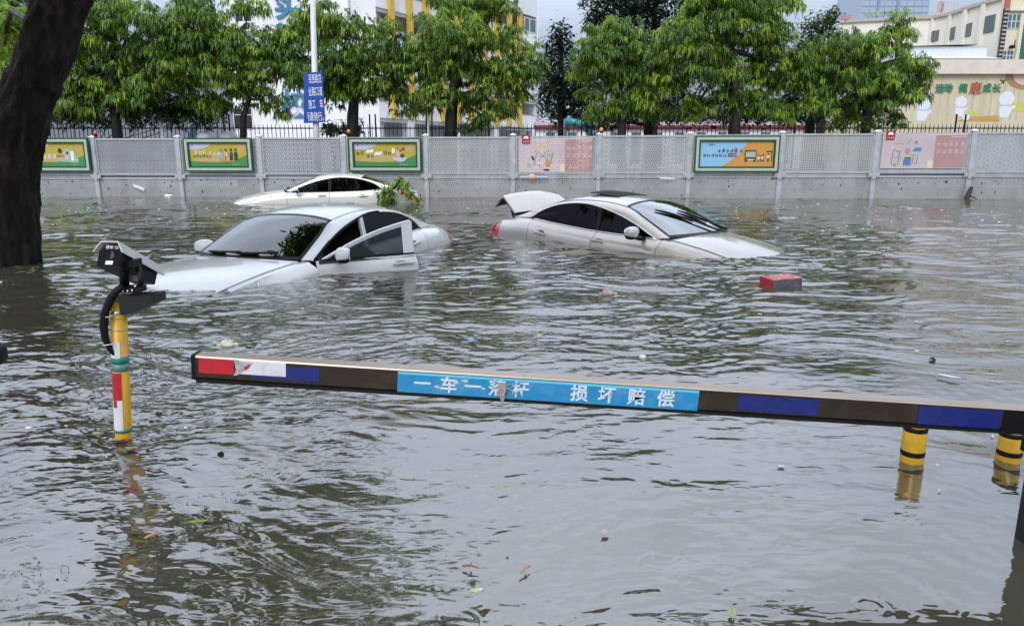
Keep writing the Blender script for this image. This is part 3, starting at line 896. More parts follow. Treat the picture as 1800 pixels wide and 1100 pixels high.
# ------------------------------------------------------------------ trees
def leaves_mesh(name, A, nl, L, Wd, droop, young, elev=(-.1, .7), seed=0, spread=.06, D=None):
    """A: spray anchors; each spray is a rosette of nl long leaves that arch out and hang"""
    rg = np.random.default_rng(seed)
    n = len(A)
    B = np.repeat(A, nl, 0); N_ = len(B)
    B = B + rg.normal(0, spread, (N_, 3))
    az = rg.uniform(0, 2 * np.pi, N_); el = rg.uniform(*elev, N_)
    if D is not None:
        DD = np.repeat(D, nl, 0)
        az = np.arctan2(DD[:, 1], DD[:, 0]) + rg.normal(0, .55, N_)
        el = np.arcsin(np.clip(DD[:, 2], -1, 1)) * .6 + rg.normal(.05, .3, N_)
    dr = np.stack([np.cos(az) * np.cos(el), np.sin(az) * np.cos(el), np.sin(el)], -1)
    ln = L * rg.uniform(.65, 1.25, N_); dp = droop * rg.uniform(.6, 1.3, N_)
    sd = np.stack([-np.sin(az), np.cos(az), rg.normal(0, .25, N_)], -1)
    sd /= np.linalg.norm(sd, axis=1, keepdims=True)
    S = (0, .35, .72, 1.0); WW = (.2, 1.0, .75, 0)
    rows = []
    for s, w in zip(S, WW):
        c = B + dr * (ln * s * (1 - .25 * s))[:, None]
        c[:, 2] -= dp * ln * s * s
        if w == 0: rows.append(c[:, None])
        else: rows.append(np.stack([c - sd * Wd * w / 2, c + sd * Wd * w / 2], 1))
    V = np.concatenate(rows, 1)          # N,7,3
    co = V.reshape(-1, 3)
    base = np.arange(N_) * 7
    q1 = np.stack([base, base + 1, base + 3, base + 2], -1); q2 = q1 + 2
    tr = np.stack([base + 4, base + 5, base + 6], -1)
    loops = np.concatenate([q1.ravel(), q2.ravel(), tr.ravel()])
    nq, ntr = 2 * N_, N_
    starts = np.concatenate([np.arange(nq) * 4, nq * 4 + np.arange(ntr) * 3])
    me = bpy.data.meshes.new(name)
    me.vertices.add(len(co)); me.vertices.foreach_set('co', co.ravel().astype(np.float32))
    me.loops.add(len(loops)); me.loops.foreach_set('vertex_index', loops.astype(np.int32))
    me.polygons.add(nq + ntr); me.polygons.foreach_set('loop_start', starts.astype(np.int32))
    me.polygons.foreach_set('use_smooth', np.ones(nq + ntr, bool))
    me.update(calc_edges=True)
    at = me.attributes.new('age', 'FLOAT', 'POINT')
    ag = np.repeat(np.clip(np.repeat(young, nl) + rg.normal(0, .10, N_), 0, 1), 7)
    at.data.foreach_set('value', ag.astype(np.float32))
    return me


def lobe_points(lobes, dens, seed, shell=.62):
    rg = np.random.default_rng(seed)
    P = []
    for (c, r) in lobes:
        area = 4 * np.pi * ((r[0] * r[1]) ** 1.6 + (r[0] * r[2]) ** 1.6 + (r[1] * r[2]) ** 1.6) ** (1 / 1.6) / 3 ** (1 / 1.6)
        n = max(6, int(dens * area))
        v = rg.normal(0, 1, (n, 3)); v /= np.linalg.norm(v, axis=1, keepdims=True)
        v[:, 2] = np.where(v[:, 2] < -.55, -v[:, 2] * rg.random(n), v[:, 2])
        k = shell + (1.08 - shell) * rg.random(n) ** .6
        P.append(np.array(c) + v * k[:, None] * np.array(r))
    return np.concatenate(P)


def mound_points(lobes, dens, seed):
    """umbrella-like mounds of hanging leaves set over each lobe of a crown; returns anchors, outward directions, ages"""
    rg = np.random.default_rng(seed)
    P, D, G = [], [], []
    for (c, r) in lobes:
        area = 4 * np.pi * ((r[0] * r[1]) ** 1.6 + (r[0] * r[2]) ** 1.6 + (r[1] * r[2]) ** 1.6) ** (1 / 1.6) / 3 ** (1 / 1.6)
        n = max(4, int(dens * area))
        v = rg.normal(0, 1, (n, 3)); v /= np.linalg.norm(v, axis=1, keepdims=True)
        v[:, 2] = np.where(v[:, 2] < -.6, -v[:, 2] * rg.random(n), v[:, 2])
        ctr = np.array(c) + v * (.45 + .6 * rg.random((n, 1)) ** .7) * np.array(r)
        for q in ctr:
            rm = rg.uniform(.20, .42); k = rg.integers(9, 16)
            w = rg.normal(0, 1, (k, 3)); w[:, 2] = np.abs(w[:, 2]) * .9 - .15
            w /= np.linalg.norm(w, axis=1, keepdims=True)
            P.append(q + w * rm * np.array((1, 1, .65)) * rg.uniform(.5, 1.0, (k, 1))); D.append(w)
            G.append(np.clip(rg.beta(1.1, 2.4) + rg.normal(0, .06, k), 0, 1))
    return np.concatenate(P), np.concatenate(D), np.concatenate(G)


def px_lobes(L, Y, seed, dep=1.0, sp=.7):
    rn = random.Random(seed)
    out = []
    for (px, py, rx, ry) in L:
        Yc = Y + rn.uniform(-sp, sp)
        c = at_depth(px, py, Yc)
        k = Yc / FOC
        out.append(((c.x, c.y, c.z), (rx * k, max(.5, (rx + ry) * .5 * k * dep), ry * k)))
    return out


def tree(label, group, trunk, lobes, tr, seed, dens=9.5, nl=12, L=.33, Wd=.06, droop=.95, mat_=None, young=(.0, .8), limbs=5, elev=(-.1, .7), name='street_tree', shell=.50, cat='tree', spread=.06, mounds=0):
    rn = random.Random(seed)
    base = Vector(trunk[0])
    t = thing(name, label, cat, base, group=group)
    b = MB(); b.smooth = True
    b.tube(trunk, [tr * (1.25 - .65 * k / max(1, len(trunk) - 1)) for k in range(len(trunk))], 10)
    tk = b.build('trunk', M_BARK, t)
    fork = Vector(trunk[-1])
    ls = sorted(lobes, key=lambda q: rn.random())[:limbs + 4]
    b = MB(); b.smooth = True
    for k, (c, r) in enumerate(ls):
        c = Vector(c)
        f = Vector(trunk[-1 if k % 2 else -2]) if len(trunk) > 2 else fork
        m1 = f.lerp(c, .45) + Vector((rn.uniform(-.15, .15), rn.uniform(-.15, .15), -.05 + .2 * rn.random()))
        b.tube([f, m1, c, c + Vector((rn.uniform(-.3, .3), rn.uniform(-.3, .3), .35 * r[2]))], [tr * .42, tr * .3, tr * .15, .012], 6)
    b.build('limb', M_BARK, t)
    D = None
    if mounds:
        A, D, yo = mound_points(lobes, mounds, seed)
    else:
        A = lobe_points(lobes, dens, seed, shell)
    zz = (A[:, 2] - A[:, 2].min()) / (np.ptp(A[:, 2]) + 1e-6)
    rg = np.random.default_rng(seed + 1)
    if not mounds: yo = np.clip(rg.beta(1.3, 2.2, len(A)) * (young[1] - young[0]) * 1.5 + young[0], 0, 1)
    o0 = np.array(base)
    me = leaves_mesh('crown', A - o0, nl, L, Wd, droop, yo, elev, seed, spread, D)
    o = link_mesh('crown', me, mat_ or M_LEAF, t)
    return t


TY = 26.6
gt = 'street trees behind the hoarding'


def street(label, lobes, tpx, seed, tr=.17, Y=TY, **kw):
    tk = [at_depth(px, py, Y) for px, py in tpx]
    tk[0] = Vector((tk[0].x, Y, .2))
    kw.setdefault('mounds', 2.7); kw.setdefault('nl', 6); kw.setdefault('L', .225); kw.setdefault('Wd', .046); kw.setdefault('droop', 1.0); kw.setdefault('spread', .03)
    lobes = [(a, c, e * 1.14, f * 1.10) for a, c, e, f in lobes]
    return tree(label, gt, tk, px_lobes(lobes, Y, seed), tr, seed, **kw)


street('broad drooping green tree nearest the big dark trunk', [(150, 60, 55, 45), (225, 45, 65, 42), (130, 130, 60, 50), (220, 120, 75, 55), (170, 185, 75, 38), (280, 95, 55, 48), (95, 185, 45, 38), (265, 180, 50, 38), (200, 10, 40, 25), (110, 75, 40, 40)], [(205, 240), (203, 200), (200, 165), (195, 120)], 101)
street('drooping green tree with thin leaning trunk left of the blue road sign', [(355, 55, 50, 42), (415, 95, 55, 45), (370, 130, 65, 48), (455, 140, 45, 50), (435, 20, 32, 20), (310, 160, 50, 40), (345, 195, 45, 22), (480, 190, 18, 25), (330, 90, 50, 50), (330, 15, 40, 20), (498, 105, 18, 36), (470, 80, 22, 30), (420, 170, 45, 25)], [(418, 240), (428, 205), (438, 175), (420, 120)], 102, tr=.11)
street('drooping green tree behind the blue road sign', [(545, 62, 36, 38), (516, 85, 26, 36), (520, 128, 24, 26), (600, 75, 45, 42), (655, 85, 45, 40), (560, 130, 50, 42), (640, 130, 58, 42), (688, 140, 28, 36), (560, 28, 32, 26), (605, 150, 50, 35), (706, 105, 20, 36), (668, 165, 35, 25), (585, 175, 30, 20)], [(617, 240), (620, 205), (623, 170), (620, 120)], 103, tr=.20)
street('tall drooping green tree in front of the yellow columns', [(800, 28, 62, 38), (757, 88, 50, 38), (848, 88, 58, 42), (720, 128, 35, 36), (800, 135, 58, 38), (880, 145, 50, 38), (925, 125, 30, 42), (765, 175, 42, 25), (845, 180, 40, 25), (908, 170, 24, 22), (800, 75, 60, 40), (720, 188, 24, 20), (872, 200, 26, 18), (870, 15, 30, 20)], [(790, 240), (793, 205), (797, 170), (800, 110)], 104, tr=.22)
street('rounded bright green tree right of the dark conical tree', [(1080, 72, 50, 32), (1045, 112, 38, 38), (1120, 115, 50, 40), (1080, 155, 55, 38), (1155, 150, 38, 38), (1055, 200, 26, 20), (1130, 198, 34, 20), (1172, 115, 24, 40), (1100, 195, 40, 18), (1090, 100, 50, 40)], [(1095, 240), (1093, 215), (1090, 185), (1088, 130)], 105, tr=.15)
street('largest bright green drooping tree, reaching the top edge', [(1250, 22, 56, 32), (1330, 28, 55, 38), (1210, 72, 50, 34), (1290, 88, 64, 42), (1358, 108, 42, 48), (1235, 130, 55, 38), (1310, 155, 55, 38), (1378, 150, 24, 36), (1250, 188, 44, 24), (1392, 8, 16, 16), (1280, 45, 60, 40), (1215, 203, 30, 20), (1350, 200, 34, 22), (1405, 118, 22, 36), (1330, 190, 35, 22), (1290, -10, 50, 25)], [(1290, 240), (1292, 205), (1290, 165), (1288, 90)], 106, tr=.2)
street('low spreading green tree in front of the mural wall', [(1500, 82, 50, 28), (1450, 112, 42, 28), (1568, 72, 26, 28), (1530, 128, 75, 34), (1598, 130, 36, 22), (1470, 160, 45, 34), (1560, 168, 48, 30), (1520, 198, 52, 20), (1578, 50, 12, 20), (1440, 192, 32, 24), (1604, 170, 22, 22), (1620, 118, 18, 14), (1505, 150, 50, 35)], [(1522, 240), (1523, 212), (1528, 180), (1525, 130)], 107, tr=.17)

gb = 'trees of the schoolyard'
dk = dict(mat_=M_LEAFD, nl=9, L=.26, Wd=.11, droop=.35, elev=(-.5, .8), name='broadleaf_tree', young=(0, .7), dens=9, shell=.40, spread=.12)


def back(label, lobes, tpx, seed, Y=33, tr=.2, **kw):
    a = dict(dk); a.update(kw)
    tk = [at_depth(px, py, Y) for px, py in tpx]; tk[0] = Vector((tk[0].x, Y, .2))
    return tree(label, gb, tk, px_lobes(lobes, Y, seed, 1.0, 1.2), tr, seed, **a)


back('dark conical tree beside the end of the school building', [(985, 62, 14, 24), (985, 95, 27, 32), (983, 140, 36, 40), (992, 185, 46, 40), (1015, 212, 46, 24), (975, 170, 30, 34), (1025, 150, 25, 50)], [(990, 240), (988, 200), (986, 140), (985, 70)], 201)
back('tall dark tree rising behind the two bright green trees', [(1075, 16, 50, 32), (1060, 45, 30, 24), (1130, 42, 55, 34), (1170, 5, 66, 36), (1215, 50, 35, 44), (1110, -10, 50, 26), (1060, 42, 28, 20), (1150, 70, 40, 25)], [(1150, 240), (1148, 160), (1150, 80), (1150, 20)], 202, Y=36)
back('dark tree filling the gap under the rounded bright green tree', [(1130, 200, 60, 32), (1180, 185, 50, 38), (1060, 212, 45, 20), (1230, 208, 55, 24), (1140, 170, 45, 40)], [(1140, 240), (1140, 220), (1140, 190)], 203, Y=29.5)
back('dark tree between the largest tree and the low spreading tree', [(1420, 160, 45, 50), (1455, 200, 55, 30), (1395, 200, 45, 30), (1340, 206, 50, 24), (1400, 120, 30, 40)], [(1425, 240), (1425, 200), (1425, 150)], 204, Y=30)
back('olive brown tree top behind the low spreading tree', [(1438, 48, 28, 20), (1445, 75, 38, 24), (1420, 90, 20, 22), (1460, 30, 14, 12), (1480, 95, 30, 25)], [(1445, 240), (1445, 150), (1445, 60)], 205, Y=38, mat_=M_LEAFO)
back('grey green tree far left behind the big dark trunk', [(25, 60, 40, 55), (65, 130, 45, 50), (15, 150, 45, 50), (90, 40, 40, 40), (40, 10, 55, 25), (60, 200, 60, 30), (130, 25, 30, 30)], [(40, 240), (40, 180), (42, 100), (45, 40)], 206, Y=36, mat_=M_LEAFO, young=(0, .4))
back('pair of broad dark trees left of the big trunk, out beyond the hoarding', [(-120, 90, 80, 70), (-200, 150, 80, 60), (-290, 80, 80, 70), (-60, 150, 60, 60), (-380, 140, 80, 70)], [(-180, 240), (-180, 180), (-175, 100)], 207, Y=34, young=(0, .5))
gs = 'dark shrubs along the railing'
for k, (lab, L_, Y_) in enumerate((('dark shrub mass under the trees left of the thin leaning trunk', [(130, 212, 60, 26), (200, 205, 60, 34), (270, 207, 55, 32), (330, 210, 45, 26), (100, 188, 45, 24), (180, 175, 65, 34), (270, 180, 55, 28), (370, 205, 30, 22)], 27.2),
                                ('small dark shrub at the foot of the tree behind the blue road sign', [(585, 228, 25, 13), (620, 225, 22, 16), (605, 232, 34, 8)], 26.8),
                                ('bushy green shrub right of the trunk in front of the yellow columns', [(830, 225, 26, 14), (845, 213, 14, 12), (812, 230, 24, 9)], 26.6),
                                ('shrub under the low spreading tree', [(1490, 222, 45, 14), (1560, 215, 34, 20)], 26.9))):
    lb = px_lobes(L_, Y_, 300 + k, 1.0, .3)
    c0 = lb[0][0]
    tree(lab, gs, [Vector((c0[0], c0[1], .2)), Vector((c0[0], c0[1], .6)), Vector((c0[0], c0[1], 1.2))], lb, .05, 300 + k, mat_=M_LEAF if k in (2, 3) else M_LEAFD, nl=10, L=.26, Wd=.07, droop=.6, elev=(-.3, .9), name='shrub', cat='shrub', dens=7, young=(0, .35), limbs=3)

# ------------------------------------------------------------------ street pole and road sign
PY_ = 24.4
p0 = at_depth(556, 240, PY_); p1 = at_depth(548, -60, PY_)
pole = thing('street_pole', 'tall pale grey steel street pole behind the hoarding', 'street pole', (p0.x, PY_, .2))
b = MB(); b.smooth = True; b.tube([Vector((p0.x + .01, PY_, .2)), p0, p1], [.115, .105, .08], 14); b.build('shaft', mat('pole_paint', (.55, .55, .56), .45, .1, var=.12, vscale=3), pole)
b = MB(); b.box((p0.x + .01, PY_, .24), (.4, .4, .05)); b.build('base_plate', M_STEEL, pole)
SG = [at_depth(x, y, PY_ - .16) for x, y in ((534, 129), (566, 126), (572, 215), (534, 217))]
e_ = (SG[1] - SG[0]).normalized()
sg = thing('road_sign', 'blue rectangular road sign with four rows of white characters strapped to the pole', 'road sign', (SG[0] + SG[1] + SG[2] + SG[3]) / 4)
bl = mat('sign_blue', (.008, .055, .30), .35, var=.08)
b = MB()
bk = [q + Vector((0, .03, 0)) for q in SG]
i = b.verts(SG + bk)
for q in ((3, 2, 1, 0), (4, 5, 6, 7), (0, 1, 5, 4), (1, 2, 6, 5), (2, 3, 7, 6), (3, 0, 4, 7)): b.face(*[i + k for k in q])
b.build('sign_plate', bl, sg)
wht = mat('sign_white', (.78, .78, .80), .4)
SP = Plane(SG[0], e_, Vector((0, -1, 0)))
hgt = SG[0].z - SG[3].z
wid = (SG[1] - SG[0]).length
rows = ('人民西路交', '兴业路口道', '路施工　车', '辆请绕行。')
for k, tx in enumerate(rows):
    f = (k + .5) / 4
    le = SG[0].lerp(SG[3], f); ri = SG[1].lerp(SG[2], f)
    me = text_mesh(tx, .20, .0)
    xs = np.empty(len(me.vertices) * 3); me.vertices.foreach_get('co', xs); xs = xs.reshape(-1, 3)
    xs[:, 0] *= (ri - le).length * .90 / np.ptp(xs[:, 0]); xs[:, 1] *= hgt * .185 / np.ptp(xs[:, 1])
    me.vertices.foreach_set('co', xs.ravel()); me.update()
    o = link_mesh('lettering', me, wht, sg)
    M_ = Matrix(((ri - le).normalized(), Vector((0, 0, 1)), Vector((0, -1, 0)))).transposed().to_4x4()
    M_.translation = (le + ri) / 2 + Vector((0, -.006, 0)) - sg.location
    o.matrix_basis = M_
b = MB()
for f in (.12, .88):
    q = SG[0].lerp(SG[3], f); q2 = SG[1].lerp(SG[2], f)
    b.span(q + Vector((-.02, .05, 0)), q2 + Vector((.02, .05, 0)), .03, .05)
b.build('bracket', M_STEEL, sg)
for px, y0, lab in ((283, 214, 'thin white post above the hoarding left of the walking figures poster'), (752, 196, 'thin white post beside the bowl poster, in front of the arcade')):
    q = at_depth(px, y0, 26.3)
    t = thing('marker_post', lab, 'post', (q.x, 26.3, .2))
    b = MB(); b.tube([(q.x, 26.3, .2), (q.x, 26.3, q.z)], .035, 8); b.build('shaft', M_WHITE, t)
    b = MB(); b.lathe((q.x, 26.3, q.z), [(.05, 0), (.05, .04), (.02, .07)], 8); b.build('cap', M_STEEL, t)

# ------------------------------------------------------------------ school building with yellow columns
M_YEL = mat('yellow_paint', (.62, .42, .05), .6, var=.08, vscale=1, dirt=(.35, .25, .08), dirt_amt=.4, dirt_scale=.8)
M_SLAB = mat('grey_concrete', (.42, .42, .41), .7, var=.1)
M_PANE = mat('dark_pane', (.03, .035, .04), .08, ior=1.5)
M_PANEB = mat('bluish_pane', (.10, .15, .17), .08, ior=1.5)
M_FRAME = mat('white_window_frame', (.62, .64, .66), .45)
sch = thing('school_building', 'white school building with blue sign characters and yellow columns on a receding front', 'building', (-12.9, 68.5, .2))
Q0 = at_depth(667, 200, 68.5); Q1 = at_depth(941, 200, 91.0)
Q0 = Vector((Q0.x, Q0.y, 0)); Q1 = Vector((Q1.x, Q1.y, 0))
fe = (Q1 - Q0).normalized(); fn = Vector((fe.y, -fe.x, 0)); FL = (Q1 - Q0).length
FP = Plane(Q0, fe, fn)
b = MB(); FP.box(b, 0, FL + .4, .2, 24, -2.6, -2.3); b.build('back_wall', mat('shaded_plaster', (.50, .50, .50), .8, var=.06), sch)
b = MB(); FP.box(b, .0, FL + .4, 18.2, 24.2, -2.3, .02); b.build('roof_parapet', M_WHITE, sch)
b = MB(); FP.box(b, FL + .05, FL + .4, 4.9, 18.2, -2.3, .02); b.build('end_pier', M_WHITE, sch)
for z in (5.45, 8.7, 11.95, 15.2):
    b = MB(); FP.box(b, 0, FL, z - .3, z, -2.3, .06); b.build('floor_slab', M_WHITE, sch)
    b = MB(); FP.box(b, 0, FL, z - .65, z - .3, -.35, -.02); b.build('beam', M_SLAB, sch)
    b = MB(); FP.box(b, 0, FL, z, z + 1.2, -.16, 0); b.build('balcony_parapet', M_WHITE, sch)
    b = MB(); FP.box(b, 0, FL, z + 1.2, z + 1.26, -.2, .05); b.build('coping', M_SLAB, sch)


def facade_u(px):
    d = ray(px, 150); t = Q0.dot(fn) / d.dot(fn)
    return (d * t - Q0).dot(fe)


cu_ = [facade_u(x) for x in (689, 721, 749, 777, 803, 827, 850, 872, 893, 911)]
proto = {}
for u in cu_:
    b = MB(); FP.box(b, u - .27, u + .27, 5.2, 18.2, .0, .42); b.build('column', M_YEL, sch)
for k, u in enumerate(cu_[1::3] + [FL - .3]):
    b = MB(); FP.box(b, u - .5, u + .5, .2, 5.2, -.9, .03); b.build('arcade_pillar', M_WHITE, sch)
edges = [0] + cu_ + [FL]
for z in (.2, 5.45, 8.7, 11.95, 15.2):
    for k in range(len(edges) - 1):
        a, c = edges[k] + .3, edges[k + 1] - .3
        if c - a < .7: continue
        zb = z + (1.0 if z > 1 else .1)
        b = MB(); FP.box(b, a + .15, c - .15, zb, z + 2.55, -2.31, -2.25)
        fr = b.build('window', M_FRAME, sch)
        n = 3 if c - a > 2 else 2
        b = MB()
        ww = (c - a - .3) / n
        for j in range(n):
            FP.box(b, a + .15 + ww * j + .06, a + .15 + ww * (j + 1) - .06, zb + .08, z + 2.47, -2.28, -2.235)
        b.build('pane', M_PANE if (k + int(z)) % 4 else M_PANEB, fr)
b = MB(); FP.box(b, facade_u(921), FL - .1, 16.3, 17.9, -.1, .05); fr = b.build('window', M_FRAME, sch)
b = MB(); FP.box(b, facade_u(922), facade_u(929), 16.4, 17.8, .0, .06); FP.box(b, facade_u(931), FL - .2, 16.4, 17.8, .0, .06); b.build('pane', M_PANEB, fr)
b = MB(); b.smooth = True; q = FP.p(FL + .2, 0, .12); b.tube([q + Vector((0, 0, .2)), q + Vector((0, 0, 24))], .09, 8); b.build('drainpipe', M_FRAME, sch)
# the end wall with the sign
x0, x1, xm = at_depth(396, 0, 68.5).x, Q0.x, at_depth(613, 0, 68.5).x
b = MB(); b.box(((x0 + x1) / 2, 69.8, 12.1), (x1 - x0, 2.6, 23.8)); b.build('end_wall', M_WHITE, sch)
xs_ = at_depth(455, 0, 68.0).x
b = MB(); b.box(((xs_ + xm) / 2, 68.25, 12.1), (xm - xs_, .5, 23.8)); b.build('sign_wall', mat('white_tile', (.80, .81, .84), .55, var=.04, vscale=.5), sch)
WP = Plane((0, 67.99, 0), (1, 0, 0), (0, -1, 0))
M_SIGNB = mat('blue_sign_letter', (.05, .20, .34), .4)
for ch, px, py in (('实', 506, 8), ('验', 510, 66), ('学', 514, 125), ('校', 519, 182)):
    q = at_depth(px, py, 67.9)
    WP.text('sign_character', ch, q.x, q.z, .10, 2.65, M_SIGNB, sch, bold=.05, extrude=.06)
for (a, c, y0, y1) in ((412, 443, 190, 228), (416, 441, 96, 134), (414, 441, 8, 42), (468, 478, 300, 301)):
    if y0 > 280: continue
    p_, q_ = at_depth(a, y1, 68.5), at_depth(c, y0, 68.5)
    WQ = Plane((0, 68.5, 0), (1, 0, 0), (0, -1, 0))
    b = MB(); WQ.box(b, p_.x, q_.x, p_.z, q_.z, .003, .06); fr = b.build('window', M_FRAME, sch)
    b = MB(); mx_ = (p_.x + q_.x) / 2; mz = p_.z + (q_.z - p_.z) * .68
    for (u0, u1) in ((p_.x + .08, mx_ - .05), (mx_ + .05, q_.x - .08)):
        for (v0, v1) in ((p_.z + .08, mz - .04), (mz + .04, q_.z - .08)): WQ.box(b, u0, u1, v0, v1, .03, .075)
    b.build('pane', M_PANE, fr)
q = at_depth(432, 47, 68.2)
t = thing('air_conditioner', 'white air conditioner unit under the upper window of the sign wall', 'air conditioner', q)
b = MB(); b.box(q, (1.1, .5, .8)); b.build('case', M_WHITE, t)
b = MB(); b.smooth = True; b.lathe(q + Vector((.15, -.26, 0)), [(.30, 0), (.28, .02), (.05, .03)], 14, Matrix.Rotation(math.pi / 2, 3, 'X')); b.build('fan_grille', M_BLACK, t)

# low buildings in the gap
an = thing('school_annex', 'small white two storey building past the end of the yellow columns', 'building', at_depth(975, 215, 96))
ZA = 96
XA = lambda px: at_depth(px, 200, ZA).x
ZZ = lambda py: at_depth(900, py, ZA).z
AP = Plane((0, ZA, 0), (1, 0, 0), (0, -1, 0))
b = MB(); b.box(((XA(950) + XA(1030)) / 2, ZA + 3, (ZZ(158) + .2) / 2), (XA(1030) - XA(950), 6, ZZ(158) - .2)); b.build('wall', M_WHITE, an)
b = MB(); AP.box(b, XA(949), XA(1031), ZZ(159), ZZ(154), -6, .3); b.build('roof', M_SLAB, an)
for px in (956, 976, 1000):
    for (y0, y1) in ((178, 200),):
        b = MB(); AP.box(b, XA(px), XA(px + 11), ZZ(y1), ZZ(y0), .003, .06); fr = b.build('window', M_FRAME, an)
        b = MB(); AP.box(b, XA(px) + .1, XA(px + 11) - .1, ZZ(y1) + .1, ZZ(y0) - .1, .03, .075); b.build('pane', M_PANE, fr)
hal = thing('canteen_hall', 'long low white hall with a crimson fascia seen between the tree trunks', 'building', at_depth(1150, 230, 84))
ZA = 84
AP = Plane((0, ZA, 0), (1, 0, 0), (0, -1, 0))
b = MB(); AP.box(b, XA(942), XA(1420), .2, ZZ(222), -5, 0); b.build('wall', M_WHITE, hal)
b = MB(); AP.box(b, XA(941), XA(1421), ZZ(228), ZZ(221), .003, .35); b.build('fascia', mat('crimson_fascia', (.30, .05, .09), .5, var=.15), hal)
b = MB(); AP.box(b, XA(940), XA(1422), ZZ(221), ZZ(215), -5, .5); b.build('roof', mat('pink_roof', (.55, .40, .42), .6, var=.1), hal)
for px in range(960, 1400, 38):
    b = MB(); AP.box(b, XA(px), XA(px + 16), .9, ZZ(233), .003, .05); b.build('window', M_PANEB, hal)

# playground tubes behind the railing
for lab, pts, col, Y in (('pale blue playground slide tube behind the hoarding left of the leaning trunk', ((337, 244), (340, 226), (352, 214), (366, 206)), (.22, .42, .55), 30),
                         ('teal playground slide tube right of the annex', ((1042, 246), (1034, 228), (1016, 217), (994, 213)), (.06, .32, .36), 31)):
    P_ = [at_depth(x, y, Y) for x, y in pts]
    t = thing('playground_slide', lab, 'playground slide', P_[0])
    b = MB(); b.smooth = True; b.tube([P_[0] + Vector((0, 0, -1.2))] + P_, .17, 10); b.build('tube', mat('slide_%d' % Y, col, .3), t)
    b = MB(); b.tube([P_[3] + Vector((0, .2, .1)), Vector((P_[3].x, Y + .2, .2))], .06, 8); b.build('support', M_STEEL, t)
for px, w_, lab in ((362, 26, 'white van roof showing over the walking figures poster'), (402, 24, 'second white roof just left of the thin leaning trunk')):
    q = at_depth(px, 233, 27.4)
    t = thing('parked_van', lab, 'van', (q.x, 27.4, .2))
    L_ = w_ * 27.4 / FOC
    b = MB(); b.smooth = True; b.blob((q.x, 27.4, q.z - .45), (L_ / 2, .45, .5), 14, 8, pw=.6); b.build('roof', M_WHITE, t)
    b = MB(); b.smooth = True; b.blob((q.x, 27.4, q.z - .65), (L_ * .45, .47, .45), 14, 8, pw=.6); b.build('window', M_PANE, t)
    b = MB(); b.box((q.x, 27.4, (q.z - .6) / 2), (L_ * 1.3, .9, q.z - .8)); b.build('body', M_WHITE, t)

# ------------------------------------------------------------------ the mural hall at the right
M_CREAM = mat('cream_render', (.68, .63, .48), .75, var=.06, vscale=.5, dirt=(.40, .36, .26), dirt_amt=.45, dirt_scale=.35, stretch=(1, 1, .25))
M_MURAL = mat('mural_tan', (.57, .51, .37), .75, var=.10, vscale=.9, dirt=(.38, .33, .18), dirt_amt=.5, dirt_scale=1.2, stretch=(1, 1, .12))
MY = 50.0
mx = lambda px: at_depth(px, 150, MY).x
mz = lambda py: at_depth(1700, py, MY).z
mh = thing('mural_hall', 'cream school hall with painted figures, characters and a white parapet', 'building', (mx(1690), MY, .2))
MP = Plane((0, MY, 0), (1, 0, 0), (0, -1, 0))
b = MB(); MP.box(b, mx(1585), mx(1850), .2, mz(131), -12, 0); b.build('wall', M_MURAL, mh)
b = MB(); MP.box(b, mx(1596), mx(1850), mz(131), mz(106), -12, .35); b.build('parapet', mat('weathered_cream', (.66, .60, .50), .75, var=.07, vscale=1.5, dirt=(.42, .38, .32), dirt_amt=.5, dirt_scale=1.2), mh)
b = MB(); MP.box(b, mx(1596), mx(1757), mz(105.6), mz(104), -12, .2); b.build('flashing', M_BLACKM, mh)
b = MB()
MP2 = MP
b.poly([MP.p(mx(1598), mz(104), .1), MP.p(mx(1757), mz(104), .1), MP.p(mx(1750), mz(94), -1.5), MP.p(mx(1604), mz(94), -1.5)])
b.poly([MP.p(mx(1757), mz(104), .1), MP.p(mx(1757), mz(104), -8), MP.p(mx(1750), mz(94), -8), MP.p(mx(1750), mz(94), -1.5)])
b.build('sloped_parapet', mat('stained_white', (.66, .64, .64), .7, var=.1, vscale=1.5, dirt=(.38, .36, .34), dirt_amt=.6, dirt_scale=1.4), mh)
b = MB(); MP.box(b, mx(1602), mx(1752), mz(94), mz(76), -9, -1.5); b.build('white_box_roof', mat('pale_sheet', (.66, .70, .72), .5, var=.04), mh)
b = MB(); b.poly([MP.p(mx(1600), mz(76), -1.3), MP.p(mx(1753), mz(72), -1.3), MP.p(mx(1753), mz(67.5), -2.5), MP.p(mx(1600), mz(73), -2.5)]); b.poly([MP.p(mx(1600), mz(73), -2.5), MP.p(mx(1753), mz(67.5), -2.5), MP.p(mx(1753), mz(67.5), -9), MP.p(mx(1600), mz(73), -9)]); b.build('eaves', mat('slate_blue_edge', (.25, .32, .42), .5), mh)
